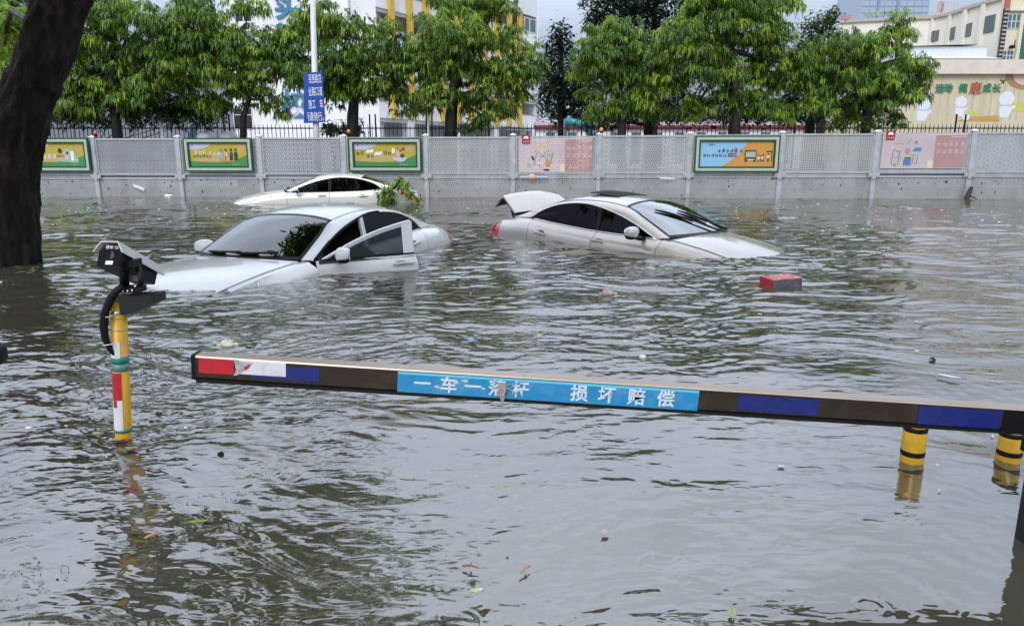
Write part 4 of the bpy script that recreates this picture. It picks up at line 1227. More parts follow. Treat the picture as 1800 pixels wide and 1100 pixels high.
# mural print
for k in range(26):
    if k % 2: continue
u = mx(1640)
b = MB()
rn = random.Random(4)
while u < mx(1840):
    w_ = rn.uniform(.06, .22); MP.rect(b, u, u + w_, mz(212), mz(rn.uniform(134, 165)), .004); u += rn.uniform(.3, .9)
b.build('mural_stripes', mat('mural_dark_tan', (.50, .44, .29), .75, var=.15), mh)
b = MB(); MP.polyuv(b, [(mx(1690), mz(214)), (mx(1705), mz(206)), (mx(1762), mz(203)), (mx(1766), mz(214))], .008); b.build('mural_ground', mat('mural_orange', (.52, .28, .08), .7, var=.1), mh)
b = MB(); MP.polyuv(b, [(mx(1778), mz(196)), (mx(1776), mz(185)), (mx(1800), mz(180)), (mx(1845), mz(178)), (mx(1845), mz(197))], .008); b.build('mural_lawn', mat('mural_lime', (.50, .52, .12), .7, var=.1), mh)
b = MB(); MP.polyuv(b, [(mx(1700), mz(206)), (mx(1704), mz(197)), (mx(1727), mz(195)), (mx(1727), mz(202))], .010); b.build('mural_bush', mat('mural_lime', (.50, .52, .12), .7, var=.1), mh)
for px, py, r_ in ((1627, 183, 12), (1693, 180, 10), (1773, 174, 13)):
    b = MB()
    k = MY / FOC
    MP.disc(b, mx(px), mz(py), r_ * k, r_ * k * .95, .012, 18)
    MP.polyuv(b, [(mx(px - r_ * .85), mz(py + r_ * .8)), (mx(px + r_ * .75), mz(py + r_ * .8)), (mx(px + r_ * .8), mz(py + r_ * 1.8)), (mx(px + r_ * .5), mz(py + r_ * 2.5)), (mx(px - r_ * .6), mz(py + r_ * 2.5)), (mx(px - r_ * .8), mz(py + r_ * 1.8))], .010)
    MP.polyuv(b, [(mx(px + r_ * .7), mz(py + r_ * 1.0)), (mx(px + r_ * 1.35), mz(py + r_ * .9)), (mx(px + r_ * 1.3), mz(py + r_ * 1.3)), (mx(px + r_ * .7), mz(py + r_ * 1.6))], .011)
    b.build('painted_child', mat('mural_white', (.68, .70, .78), .6, var=.04), mh)
b = MB()
MP.disc(b, mx(1705), mz(206), .26, .24, .014, 12)
b.build('painted_dog', mat('mural_white', (.68, .70, .78), .6, var=.04), mh)
b = MB()
for px, py, r_ in ((1627, 183, 12), (1693, 180, 10), (1773, 174, 13)):
    k = MY / FOC
    MP.rect(b, mx(px - r_ * .8), mx(px + r_ * .75), mz(py + r_ * .95), mz(py + r_ * .8), .016)
b.build('figure_lines', mat('mural_grey', (.45, .47, .52), .6), mh)
b = MB(); MP.disc(b, mx(1800), mz(131), 1.35, 1.0, .010, 20, math.pi, 2 * math.pi); b.build('mural_arc', mat('mural_brown', (.38, .20, .09), .7), mh)
b = MB(); MP.disc(b, mx(1803), mz(131), .95, .72, .014, 20, math.pi, 2 * math.pi); b.build('mural_arc_inner', mat('mural_blush', (.62, .48, .42), .7), mh)
b = MB(); MP.disc(b, mx(1809), mz(132), .42, .36, .018, 16, math.pi, 2 * math.pi); b.build('mural_arc_core', mat('mural_red', (.45, .16, .12), .7), mh)
b = MB()
for sx in (-1, 1):
    MP.polyuv(b, [(mx(1762), mz(143)), (mx(1762 + sx * 4), mz(139)), (mx(1762 + sx * 5), mz(142)), (mx(1762 + sx * 2), mz(144)), (mx(1762 + sx * 3), mz(148)), (mx(1762 + sx * 1), mz(148))][::sx], .012)
b.build('painted_butterfly', PR['dark'], mh)
MG, MR_ = mat('letter_green', (.03, .22, .10), .4), mat('letter_red', (.50, .12, .05), .4)
for ch, px, py, s_, m_ in (('运', 1652, 156, .62, MG), ('动', 1667, 155, .62, MG), ('健', 1693, 155, .62, MG), ('康', 1715, 155, .86, MR_), ('成', 1735, 155, .62, MG), ('长', 1752, 155, .62, MG)):
    MP.text('letter_edge', ch, mx(px) + .03, mz(py) - .03, .015, s_, mat('letter_white', (.75, .78, .76), .4), mh, bold=.014, extrude=.01)
    MP.text('mural_letter', ch, mx(px), mz(py), .06, s_, m_, mh, bold=.008, extrude=.03)

# upper school block, its concave front swinging towards the road
up_ = thing('upper_school_block', 'cream upper school block with a concave curving front above the mural hall', 'building', at_depth(1620, 100, 80))
KP = [(1470, 82.5), (1560, 81), (1632, 80), (1664, 78), (1690, 75.5), (1720, 73), (1757, 70.5)]
ZT = 16.0
pts = [at_depth(px, 100, Z) for px, Z in KP]
M_UP = mat('pale_cream_render', (.76, .74, .66), .75, var=.06, vscale=.4, dirt=(.42, .39, .32), dirt_amt=.5, dirt_scale=.4, stretch=(1, 1, .2))
b = MB()
for k in range(len(pts) - 1):
    a, c = pts[k], pts[k + 1]
    b.quad((a.x, a.y, .2), (c.x, c.y, .2), (c.x, c.y, ZT), (a.x, a.y, ZT))
    b.quad((a.x, a.y, ZT), (c.x, c.y, ZT), (c.x + 3, c.y + 10, ZT), (a.x + 3, a.y + 10, ZT))
b.quad((pts[0].x, pts[0].y, .2), (pts[0].x, pts[0].y, ZT), (pts[0].x + 3, pts[0].y + 10, ZT), (pts[0].x + 3, pts[0].y + 10, .2))
b.build('wall', M_UP, up_)
for k in range(len(pts) - 1):
    a, c = pts[k], pts[k + 1]
    b = MB(); b.span((a.x, a.y, ZT + .15), (c.x, c.y, ZT + .15), .5, .3); b.build('coping', mat('weathered_coping', (.42, .38, .32), .8, var=.1), up_)
    if k >= 2:
        e = (c - a); e.z = 0; e.normalize(); n_ = Vector((e.y, -e.x, 0))
        b = MB(); b.span((a.x, a.y, 9), (a.x, a.y, ZT), .5, .5, Vector((1, 0, 0))); b.build('pier', M_UP, up_)


def on_block(px, py):
    d = ray(px, py)
    for k in range(len(pts) - 1):
        a, c = pts[k], pts[k + 1]
        if KP[k][0] <= px <= KP[k + 1][0]:
            nx, ny = c.y - a.y, -(c.x - a.x)
            t = (nx * a.x + ny * a.y) / (nx * d.x + ny * d.y)
            return Vector((0, 0, CAM_H)) + d * t


for (pa, pb, ya, yb_) in ((1602, 1612, 62, 75), (1632, 1649, 56, 74), (1667, 1677, 51, 72), (1688.5, 1706, 41, 68), (1720, 1746, 28, 62)):
    Z0 = np.interp(pa, [q[0] for q in KP], [q[1] for q in KP]); Z1 = np.interp(pb, [q[0] for q in KP], [q[1] for q in KP])
    A0, A1 = on_block(pa, yb_), on_block(pb, yb_)
    zt = on_block(pa, ya + (5 if pa > 1680 else 0)).z
    e = Vector((A1.x - A0.x, A1.y - A0.y, 0)); L_ = e.length; e.normalize(); n_ = Vector((e.y, -e.x, 0))
    UPl = Plane((A0.x, A0.y, 0), e, n_)
    zb_ = A0.z
    b = MB(); UPl.box(b, 0, L_, zb_, zt, .003, .08); fr = b.build('window', mat('dark_window_frame', (.16, .16, .15), .5), up_)
    n = 4 if pb - pa > 20 else 3 if pb - pa > 14 else 2
    b = MB()
    for j in range(n):
        w_ = L_ / n
        for (v0, v1) in ((zb_ + .05, zb_ + (zt - zb_) * .62), (zb_ + (zt - zb_) * .62 + .05, zt - .05)): UPl.box(b, w_ * j + .06, w_ * (j + 1) - .06, v0, v1, .04, .10)
    b.build('pane', M_PANEB, fr)
q = at_depth(1491, 31, 82); b = MB(); b.box((q.x, q.y + .5, ZT + .55), (.7, 1, .5)); b.build('red_roof_block', PR['rose'], up_)
# stair tower at the right edge
tw = thing('stair_tower', 'cream stair tower with a dark louvre strip and green glass at the right edge', 'building', at_depth(1790, 100, 66))
TP = Plane((0, 66, 0), (1, 0, 0), (0, -1, 0))
tx = lambda px: at_depth(px, 100, 66).x
tz = lambda py: at_depth(1780, py, 66).z
b = MB(); TP.box(b, tx(1753), tx(1880), .2, tz(-40), -.4, 0); b.build('wall', M_CREAM, tw)
b = MB(); TP.box(b, tx(1752), tx(1761), tz(108), tz(16), .003, .16); lv = b.build('louvre_strip', mat('dark_brown_louvre', (.05, .035, .03), .5), tw)
for k in range(13):
    z_ = tz(104) + (tz(18) - tz(104)) * k / 12
    b = MB(); TP.box(b, tx(1753), tx(1760), z_ - .06, z_ + .06, .163, .22); b.build('louvre_slat', M_SLAB, lv)
b = MB(); TP.box(b, tx(1752.5), tx(1761), tz(16), tz(-5), .003, .2); b.build('red_panel', mat('brick_red', (.42, .13, .09), .6), tw)
b = MB(); TP.box(b, tx(1761), tx(1880), tz(20.5), tz(17), .003, .3); b.build('ledge', M_CREAM, tw)
b = MB(); TP.box(b, tx(1782), tx(1788), tz(107), tz(25), .003, .25); b.build('pier', M_CREAM, tw)
for (a, c, y0, y1) in ((1762, 1783, 25, 51), (1762, 1780, 89, 107)):
    b = MB(); TP.box(b, tx(a), tx(c), tz(y1), tz(y0), .004, .07); fr = b.build('window', M_FRAME, tw)
    b = MB()
    for j in range(3):
        w_ = (tx(c) - tx(a)) / 3
        TP.box(b, tx(a) + w_ * j + .05, tx(a) + w_ * (j + 1) - .05, tz(y1) + .07, tz((y0 + y1) / 2) - .04, .03, .09)
        TP.box(b, tx(a) + w_ * j + .05, tx(a) + w_ * (j + 1) - .05, tz((y0 + y1) / 2) + .04, tz(y0) - .07, .03, .09)
    b.build('pane', M_PANEB, fr)
GR = mat('green_glass', (.02, .16, .12), .1)
for k in range(5):
    v0, v1 = 108 - 17 * k, 108 - 17 * (k + 1)
    b = MB(); TP.box(b, tx(1790), tx(1850), tz(v0) + .03, tz(v1) - .03, .004, .08); b.build('green_pane', GR, tw)
q = at_depth(1779, 83, 65.6)
b = MB(); b.box(q, (.3, .4, .25)); b.box(q + Vector((.2, 0, .3)), (.06, .06, .6)); b.build('wall_lamp', M_BLACK, tw)

# ------------------------------------------------------------------ glass tower and masts far behind
GT = 400.0
gx = lambda px: at_depth(px, 20, GT).x
gz = lambda py: at_depth(1570, py, GT).z
tow = thing('glass_tower', 'pale blue glass office tower rising behind the upper school block', 'building', (gx(1572), GT, .2))
GP = Plane((0, GT, 0), (1, 0, 0), (0, -1, 0))
gm = mat('far_blue_glass', (.34, .43, .55), .25, var=.08, vscale=.02)
b = MB(); GP.box(b, gx(1513), gx(1633), .2, gz(-95), -30, 0); b.build('core', mat('far_blue_frame', (.40, .47, .58), .5), tow)
b0 = None
for r in range(12):
    y1 = 46 - 11.5 * r; y0 = y1 - 9.6
    for c in range(9):
        xa = gx(1514.5 + c * 13.1); xb = gx(1514.5 + c * 13.1 + 12.1)
        b = MB(); GP.box(b, xa, xb, gz(y1), gz(y0), .003, .35)
        b.build('glass_panel', gm, tow)
for px in (1541, 1574):
    b = MB(); GP.box(b, gx(px), gx(px + 3), .2, gz(-95), .36, .8); b.build('dark_mullion', mat('far_mullion', (.20, .27, .42), .5), tow)
b = MB()
for k in range(9):
    glyphs(b, GP, gx(1524 + 9.3 * k), gz(25.5 - .7 * k), .9, 1, 2.7, 60 + k)
b.build('sign_lettering', mat('lime_lettering', (.42, .55, .22), .5), tow)
ms = thing('lattice_mast', 'red and white lattice mast on the roof of the upper school block', 'mast', at_depth(1651, 33, 84))
q = at_depth(1651, 33, 84)
for k in range(6):
    z0 = ZT + 1.3 * k
    b = MB()
    for sx, sy in ((-.2, -.2), (.2, -.2), (.2, .2), (-.2, .2)):
        b.tube([(q.x + sx, 84 + sy, z0), (q.x + sx, 84 + sy, z0 + 1.3)], .05, 5)
    for (a_, c_) in (((-.2, -.2), (.2, -.2)), ((.2, -.2), (.2, .2))):
        b.tube([(q.x + a_[0], 84 + a_[1], z0), (q.x + c_[0], 84 + c_[1], z0 + 1.3)], .035, 4)
        b.tube([(q.x + a_[0], 84 + a_[1], z0 + 1.3), (q.x + c_[0], 84 + c_[1], z0)], .035, 4)
    b.build('mast_section', PR['rose'] if k % 2 else PR['white'], ms)
q = at_depth(1676, 20, 80)
t = thing('aerial', 'thin grey aerial on the roof right of the lattice mast', 'aerial', (q.x, 80, ZT))
b = MB(); b.tube([(q.x, 80, ZT - .3), (q.x, 80, ZT + 5)], .06, 6); b.build('rod', M_STEEL, t)
b = MB(); b.box((q.x, 80, ZT + .3), (2.2, .5, .35)); b.build('base', M_SLAB, t)

# ------------------------------------------------------------------ cars
def pchip(xk, yk):
    xk = np.array(xk, float); yk = np.array(yk, float)
    if xk[0] > xk[-1]: xk, yk = xk[::-1], yk[::-1]
    h = np.diff(xk); dl = np.diff(yk) / h
    n = len(xk); m = np.zeros(n)
    for i in range(1, n - 1):
        if dl[i - 1] * dl[i] > 0:
            w1 = 2 * h[i] + h[i - 1]; w2 = h[i] + 2 * h[i - 1]
            m[i] = (w1 + w2) / (w1 / dl[i - 1] + w2 / dl[i])
    m[0], m[-1] = dl[0], dl[-1]

    def f(x):
        x = min(max(x, xk[0]), xk[-1])
        i = int(min(max(np.searchsorted(xk, x) - 1, 0), n - 2))
        t = (x - xk[i]) / h[i]
        return float((2 * t ** 3 - 3 * t ** 2 + 1) * yk[i] + (t ** 3 - 2 * t ** 2 + t) * h[i] * m[i] + (-2 * t ** 3 + 3 * t ** 2) * yk[i + 1] + (t ** 3 - t ** 2) * h[i] * m[i + 1])
    return f


def crom(pts):
    """Catmull-Rom through the points, parameter = index"""
    P = [Vector(p) for p in pts]

    def f(u):
        u = min(max(u, 0.0), len(P) - 1.0)
        i = min(int(u), len(P) - 2); t = u - i
        p1, p2 = P[i], P[i + 1]
        p0 = P[i - 1] if i > 0 else p1 * 2 - p2
        p3 = P[i + 2] if i + 2 < len(P) else p2 * 2 - p1
        return ((p1 * 2) + (p2 - p0) * t + (p0 * 2 - p1 * 5 + p2 * 4 - p3) * t * t + (p1 * 3 - p0 - p2 * 3 + p3) * t ** 3) * .5
    return f


lin = lambda a, b, n: [a + (b - a) * i / (n - 1) for i in range(n)]
M_TINT = glass('tinted_window', (.03, .034, .038), .0, 1.32)
M_TINTB = glass('tinted_side_window', (.07, .08, .085), .01, 1.36)
M_SCREEN = glass('filmed_windscreen', (.16, .18, .18), .28, 1.5)
M_SCREEN2 = glass('windscreen_glass', (.05, .06, .06), .11, 1.5)
M_INT = mat('dark_upholstery', (.02, .02, .022), .7)
M_CABIN = mat('black_cabin', (.008, .008, .009), .9)
M_TAIL = mat('red_lamp', (.45, .01, .03), .08, coat=1)
M_LENS = mat('clear_lamp', (.62, .65, .68), .08, .3, coat=1)


def build_car(label, pos, yaw, pitch, roll, P, paint, near, group):
    car = thing('sedan_car', label, 'car', pos, (roll, pitch, yaw), group)
    sc = P.get('xs', 1.0)
    zc = pchip(*zip(*P['center'])); zb = pchip(*zip(*P['belt'])); yb = pchip(*zip(*P['beltw']))
    wf = pchip((-2.47, -2.40, -2.3, -1.8, -1.0, 0, 1.0, 1.7, 2.1, 2.3, 2.42, 2.47), (.80, .87, .915, .985, 1, 1, .995, .97, .91, .84, .74, .66))
    Rc = crom(P['R']); Cc = crom(P['C']); Dxz = crom([(x, 0, z) for x, z in P['D']])
    kt = P.get('tumble', .19)
    pt = lambda x, y, z: Vector((x * sc, y, z))

    def D(u, off=0.0):
        q = Dxz(u); return pt(q.x, yb(q.x) - kt * (q.z - zb(q.x)) + off, q.z)
    us = np.linspace(0, len(P['D']) - 1, 120)
    dx = [Dxz(u).x for u in us]; dz = [Dxz(u).z for u in us]
    Dz = lambda x: float(np.interp(x, dx[::-1], dz[::-1]))

    def side(x, s, off=0.0):
        z0, w = zb(x), wf(x)
        y0 = min(yb(x), .915 * w)
        zs = z0 - P.get('drop', .10); zm = min(.66, z0 - .22)
        f = crom([(0, y0, z0), (0, .885 * w, zs), (0, .918 * w, zm), (0, .905 * w, min(.36, zm - .12)), (0, .85 * w, min(.20, zm - .2))])
        q = f(s * 4)
        return pt(x, q.y + off, q.z + off * .25)

    def top(x, v, off=0.0):
        z0 = zb(x)
        return pt(x, v * min(yb(x), .915 * wf(x)), z0 + (zc(x) - z0) * (1 - abs(v) ** 2.2) + off)
    mir = lambda p: Vector((p.x, -p.y, p.z))

    def panel(name, G, m, parent=car, thick=.012, flip=False, off=None, smooth=True):
        b = MB(); b.smooth = smooth
        if off is not None: G = [[p - off for p in row] for row in G]
        b.grid(G, thick, flip)
        return b.build(name, m, parent, world=False)
    # ---- hood, fenders
    hx = lambda v: .93 + .16 * (1 - v * v)
    panel('hood', [[top(hx(v) + (2.40 - hx(v)) * t, v) for v in lin(-.9035, .9035, 25)] for t in lin(0, 1, 22)], paint, flip=True)
    panel('cowl', [[top(.80 + .34 * t, v, -.035) for v in lin(-.86, .86, 13)] for t in lin(0, 1, 4)], M_BLACK, flip=True)
    for sgn in (1, -1):
        S = (lambda p: p) if sgn > 0 else mir
        fl = sgn > 0
        xs_ = lin(.885, 2.44, 24)
        G = [[S(top(max(x, .885), v)) for v in lin(.908, .985, 4)] + [S(side(x, s)) for s in lin(0, 1, 15)] for x in xs_]
        panel('fender', G, paint, flip=not fl)
        G = [[S(top(x, v)) for v in lin(.908, .985, 4)] + [S(side(x, s)) for s in lin(0, 1, 15)] for x in lin(-2.42, -1.435, 16)]
        panel('rear_quarter', G, paint, flip=not fl)
        opened = P.get('open_door') and sgn == near
        # doors
        for nm, xa, xb_, hnd in (('front_door', -.175, .878, P['hf']), ('rear_door', -1.428, -.185, P['hr'])):
            if nm == 'front_door' and opened: continue
            dr = panel(nm, [[S(side(x, s)) for s in lin(0, 1, 15)] for x in lin(xa, xb_, 14)], paint, flip=not fl)
            handle(dr, S, side, hnd, paint, None)
            x0, x1 = (P['D'][-1][0], -.20) if nm == 'rear_door' else (-.155, P['D'][0][0])
            G = []
            for x in lin(x0, x1, 22):
                zz0, zz1 = zb(x) + .004, max(Dz(x) - .004, zb(x) + .006)
                G.append([S(pt(x, yb(x) - .006 - kt * (z - zb(x)), z)) for z in lin(zz0, zz1, 8)])
            panel('side_window', G, P['tint'], dr, thick=0, flip=fl)
        if not opened or True:
            G = [[S(pt(x, yb(x) + .003 - kt * (z - zb(x)), z)) for z in lin(zb(x), Dz(x), 6)] for x in (-.215, -.145)]
            panel('centre_pillar', G, M_BLACK if not opened else paint, thick=.03, flip=fl)
        # window surround: brightwork along the arch and the belt
        b = MB(); b.smooth = True
        u_hi = len(P['D']) - 1
        lo = 3.35 if opened else 0
        pth = [S(D(u, .006)) for u in lin(lo, u_hi, 34)]
        b.tube(pth, .0095, 6)
        xq = lin(P['D'][-1][0], -.19 if opened else P['D'][0][0], 20)
        b.tube([S(pt(x, yb(x) + .006, zb(x) + .003)) for x in xq], .0095, 6)
        b.build('window_trim', P['trim'], car, world=False)
        b = MB(); b.smooth = True
        b.tube([S(D(u, -.006) + Vector((0, 0, -.014))) for u in lin(lo, u_hi, 34)], .012, 6)
        b.build('window_seal', M_RUBBER, car, world=False)
        # roof side: pillars and rail in one pressing
        G = []
        for u in lin(0, 6, 60):
            r_, d_ = Rc(u), D(u)
            r_ = pt(r_.x, r_.y, r_.z)
            row = []
            for t in lin(0, 1, 6):
                q = r_.lerp(d_, t)
                q = q + Vector((0, .022, .012)) * (4 * t * (1 - t)) * (.5 if u < 1 or u > 5.4 else 1)
                row.append(S(q))
            G.append(row)
        panel('roof_side', G, paint, flip=fl)
        # mirror
        if not opened and not (P.get('far_folded') and sgn != near): mirror(car, S, P['mir'], paint, sc, shrink=sgn != near)
        # tail lamp, on the flank and round the corner
        G = [[S(side(x, s, .006)) for s in lin(P['tl'][2], P['tl'][3] - .16 * (x + 2.41) / .3 * 1.0, 6)] for x in lin(P['tl'][0], P['tl'][1], 8)]
        panel('tail_lamp', G, M_TAIL, flip=not fl)
        # head lamp
        G = []
        for x in lin(P['hl'][0], P['hl'][1], 12):
            f = (x - P['hl'][0]) / (P['hl'][1] - P['hl'][0])
            G.append([S(side(x, s, .005)) for s in lin(P['hl'][2], P['hl'][2] + (P['hl'][3] - P['hl'][2]) * (.15 + .85 * min(1, f * 2.2) ** .6), 5)])
        hl = panel('head_lamp', G, M_LENS, flip=not fl)
        b = MB(); b.smooth = True
        b.tube([row[0] for row in G] + [row[-1] for row in G[::-1]] + [G[0][0]], .007, 5); b.build('lamp_rim', M_CHROME, hl, world=False)
    # ---- tail
    rows = []
    for s in lin(P.get('tail_s', 0), 1, 12):
        q = side(-2.40, s)
        rows.append([pt(-2.405 - .065 * (1 - t * t), q.y * t, q.z) for t in lin(-.985, .985, 15)])
    panel('rear_bumper', rows, paint, flip=False)
    rows = []
    for s in lin(0, 1, 10):
        q = side(2.43, s)
        rows.append([pt(2.425 + .06 * (1 - t * t), q.y * t, q.z) for t in lin(-.985, .985, 15)])
    panel('front_bumper', rows, paint, flip=True)
    # ---- glasshouse
    def gh(u, v, off=0.0):
        r_, c_ = Rc(u), Cc(u)
        k = 1 - abs(v) ** 2.3
        return pt(r_.x + (c_.x - r_.x) * k, r_.y * v, r_.z + (c_.z - r_.z) * k + off)
    panel('windscreen', [[gh(u, v, .002) for v in lin(-.95, .95, 25)] for u in lin(.10, 1.93, 16)], P['screen'], thick=0)
    b = MB(); b.smooth = True
    for sg_ in (-1, 1): b.grid([[gh(u, sg_ * v, .003) for v in lin(.945, .998, 3)] for u in lin(0, 1.98, 16)], 0)
    b.grid([[gh(u, v, .003) for v in lin(-.95, .95, 25)] for u in lin(1.92, 1.985, 3)], 0)
    b.grid([[gh(u, v, .004) for v in lin(-.95, .95, 25)] for u in lin(-.05, .12, 3)], 0)
    b.build('windscreen_seal', M_BLACK, car, world=False)
    rf = panel('roof', [[gh(u, v) for v in lin(-1, 1, 25)] for u in lin(2.0, 4.0, 22)], paint)
    panel('headliner', [[gh(u, v, -.035) for v in lin(-.97, .97, 9)] for u in lin(2.0, 4.0, 8)], M_INT, thick=0)
    panel('rear_screen', [[gh(u, v, .002) for v in lin(-.93, .93, 21)] for u in lin(4.07, 5.93, 14)], P.get('rscreen', M_TINT), thick=0)
    b = MB(); b.smooth = True
    for sg_ in (-1, 1): b.grid([[gh(u, sg_ * v, .003) for v in lin(.925, .998, 3)] for u in lin(4.02, 6.0, 14)], 0)
    b.grid([[gh(u, v, .003) for v in lin(-.94, .94, 21)] for u in lin(4.01, 4.09, 3)], 0)
    b.build('rear_screen_seal', M_BLACK, car, world=False)
    if P.get('sunroof'):
        panel('sunroof_dark_sheet', [[gh(u, v, .004) for v in lin(-.62, .62, 15)] for u in lin(2.12, 3.2, 10)], M_CABIN, rf, thick=.004)  # black sheet on the closed roof, painted for the dark of an opening
        panel('sunroof_glass', [[gh(u, v, .012 + .045 * min(1, (u - 2.6) * .9)) for v in lin(-.60, .60, 15)] for u in lin(2.62, 3.5, 8)], M_CABIN, rf, thick=.006)
        b = MB(); b.smooth = True
        ring = [gh(2.08, v, .004) for v in lin(-.62, .62, 12)] + [gh(u, .62, .004) for u in lin(2.08, 3.28, 8)] + [gh(3.28, v, .004) for v in lin(.62, -.62, 12)] + [gh(u, -.62, .004) for u in lin(3.28, 2.08, 8)]
        b.tube(ring, .010, 5); b.build('sunroof_seal', M_BLACK, rf, world=False)
    # ---- boot lid
    xh = -1.965
    zd = lambda x, v: top(x, v)
    lid = [[zd(xh + (P.get('lidx', -2.395) - xh) * t, v) for v in lin(-.90, .90, 17)] for t in lin(0, 1, 9)]
    if P.get('boot'):
        lid = [[p + Vector((0, 0, .05 * (1 - (p.y / .68) ** 2) * min(1, .3 + .1 * k))) for p in row] for k, row in enumerate(lid)]
    last = lid[-1]
    for k in range(1, 6):
        lid.append([Vector((p.x - (.018 if P.get('boot') else .010) * k * sc, p.y * (1 - .012 * k), p.z - (.052 if P.get('boot') else .045) * k)) for p in last])
    hinge = pt(xh + .02, 0, zc(xh) - .01)
    lift = .035 if P.get('boot') else 0
    o = panel('boot_lid', lid, P['clean'], thick=.032 if P.get('boot') else .022, off=hinge, flip=False)
    o.location = hinge + Vector((0, 0, lift)); o.rotation_euler = (0, P.get('boot', 0), 0)
    if P.get('boot'):
        inner = [[Vector((p.x, p.y * .95, p.z - .04)) - hinge + Vector((.03 * max(0, k_ - 8) / 5, 0, 0)) for p in row] for k_, row in enumerate(lid)]
        b = MB(); b.smooth = True; b.grid(inner, .01); b.build('boot_lining', M_INT, o, world=False)
        b = MB(); b.smooth = True
        for sy in (-1, 1):
            b.tube([pt(-2.02, .62 * sy, 1.0) , pt(-2.06, .60 * sy, 1.08), pt(-2.10, .60 * sy, 1.14)], .016, 6)
        b.build('boot_strut', M_BLACK, car, world=False)
    b = MB(); b.box(pt(-2.12, 0, .62), (.52, 1.3, .5)); b.build('boot_floor', M_CABIN, car, world=False)
    # ---- wipers lying on the glass
    for (ua, va, ub, vb) in P['wipers']:
        b = MB(); b.smooth = True
        pth = [gh(ua + (ub - ua) * t, va + (vb - va) * t, .022) for t in lin(0, 1, 8)]
        b.tube(pth[3:], [.012, .017, .018, .016, .009], 6)
        w_ = b.build('wiper', M_RUBBER, car, world=False)
        b = MB(); b.smooth = True
        b.tube([p + Vector((0, 0, .012)) for p in pth[:5]], [.016, .014, .012, .010, .008], 6); b.build('wiper_arm', M_BLACK, w_, world=False)
    # ---- inside
    b = MB(); b.smooth = True
    b.grid([[pt(.93 - .38 * t, y, .86 + .10 * math.sin(t * 2.2)) for y in lin(-.68, .68, 9)] for t in lin(0, 1, 8)], .05); b.build('dashboard', M_INT, car, world=False)
    for sy in (-1, 1):
        b = MB(); b.smooth = True
        b.blob(pt(-.32, .36 * sy, .86), (.10, .25, .36), 12, 8, Matrix.Rotation(-.28, 3, 'Y'), pw=.7)
        st = b.build('seat', M_INT, car, world=False)
        b = MB(); b.smooth = True; b.blob(pt(-.44, .36 * sy, 1.22), (.06, .13, .10), 10, 7, pw=.7); b.build('headrest', M_INT, st, world=False)
    b = MB(); b.smooth = True; b.blob(pt(-1.28, 0, .88), (.14, .66, .28), 16, 8, Matrix.Rotation(-.3, 3, 'Y'), pw=.6); b.build('rear_seat', M_INT, car, world=False)
    b = MB(); b.smooth = True
    ctr = pt(.38, .37, 1.0)
    b.tube([ctr + Matrix.Rotation(-.45, 3, 'Y') @ Vector((0, .18 * math.cos(a), .18 * math.sin(a))) for a in lin(0, 2 * math.pi, 20)], .014, 6); b.build('steering_wheel', M_INT, car, world=False)
    b = MB(); b.smooth = True
    b.grid([[pt(x, y, zb(x) - .02 + .02 * (1 - (y / .7) ** 2)) for y in lin(-.68, .68, 9)] for x in lin(-1.85, -1.42, 5)], .02); b.build('parcel_shelf', M_CABIN, car, world=False)
    # ---- the open door
    if P.get('open_door'):
        S = (lambda p: p) if near > 0 else mir
        fl = near > 0
        hg = S(pt(.875, .83, 0))
        rel = lambda G: [[p - hg for p in row] for row in G]
        b = MB(); b.smooth = True
        b.grid(rel([[S(side(x, s)) for s in lin(0, 1, 15)] for x in lin(-.175, .870, 14)]), .03, not fl)
        dr = b.build('front_door', paint, car, world=False)
        dr.location = hg; dr.rotation_euler = (0, 0, -P['open_door'] * near)
        b = MB(); b.smooth = True
        b.grid(rel([[S(side(x, s)) + Vector((0, -.055 * near, 0)) for s in lin(.02, 1, 9)] for x in lin(-.165, .84, 8)]), .03, fl); b.build('door_lining', M_INT, dr, world=False)
        G = []
        for x in lin(-.06, P['D'][0][0], 20):
            zz0, zz1 = zb(x) + .004, max(Dz(x) - .02, zb(x) + .006)
            G.append([S(pt(x, yb(x) - .012 - kt * (z - zb(x)), z)) - hg for z in lin(zz0, zz1, 8)])
        b = MB(); b.smooth = True; b.grid(G, 0, fl); b.build('side_window', P['tint'], dr, world=False)
        b = MB(); b.smooth = True
        uu = [u for u in lin(0, 3.6, 40) if Dxz(u).x > -.16]
        G = []
        for u in uu:
            q = D(u)
            G.append([S(q + Vector((0, .004 - .008 * t, .016 - .042 * t))) - hg for t in lin(0, 1, 4)])
        b.grid(G, .03, fl)
        xr = -.165
        G = [[S(pt(x, yb(x) + .004 - kt * (z - zb(x)), z)) - hg for z in lin(zb(x) - .01, Dz(x) + .01, 7)] for x in (xr, xr + .05, xr + .115)]
        b.grid(G, .035, fl)
        b.build('window_frame', paint, dr, world=False)
        b = MB(); b.smooth = True
        b.tube([S(pt(x, yb(x) + .005, zb(x) + .004)) - hg for x in lin(-.17, .80, 16)], .010, 6); b.build('belt_seal', M_RUBBER, dr, world=False)
        handle(dr, S, side, P['hf'], paint, hg)
        mirror(dr, S, P['mir'], paint, sc, hg)
        b = MB(); b.smooth = True
        b.poly([S(pt(.80, yb(.8) - .002, zb(.8) + .004)) - hg, S(pt(.58, yb(.58) - .002, zb(.58) + .004)) - hg, S(pt(.58, yb(.58) - .018, zb(.58) + .085)) - hg]); b.build('mirror_sail', M_BLACK, dr, world=False)
        # black rubber round the opening
        b = MB(); b.smooth = True
        b.tube([S(D(u, -.012)) for u in lin(0, 3.5, 30)] + [S(pt(-.16, yb(-.16) - .02, zb(-.16) - .2))], .018, 6); b.build('door_opening_seal', M_RUBBER, car, world=False)
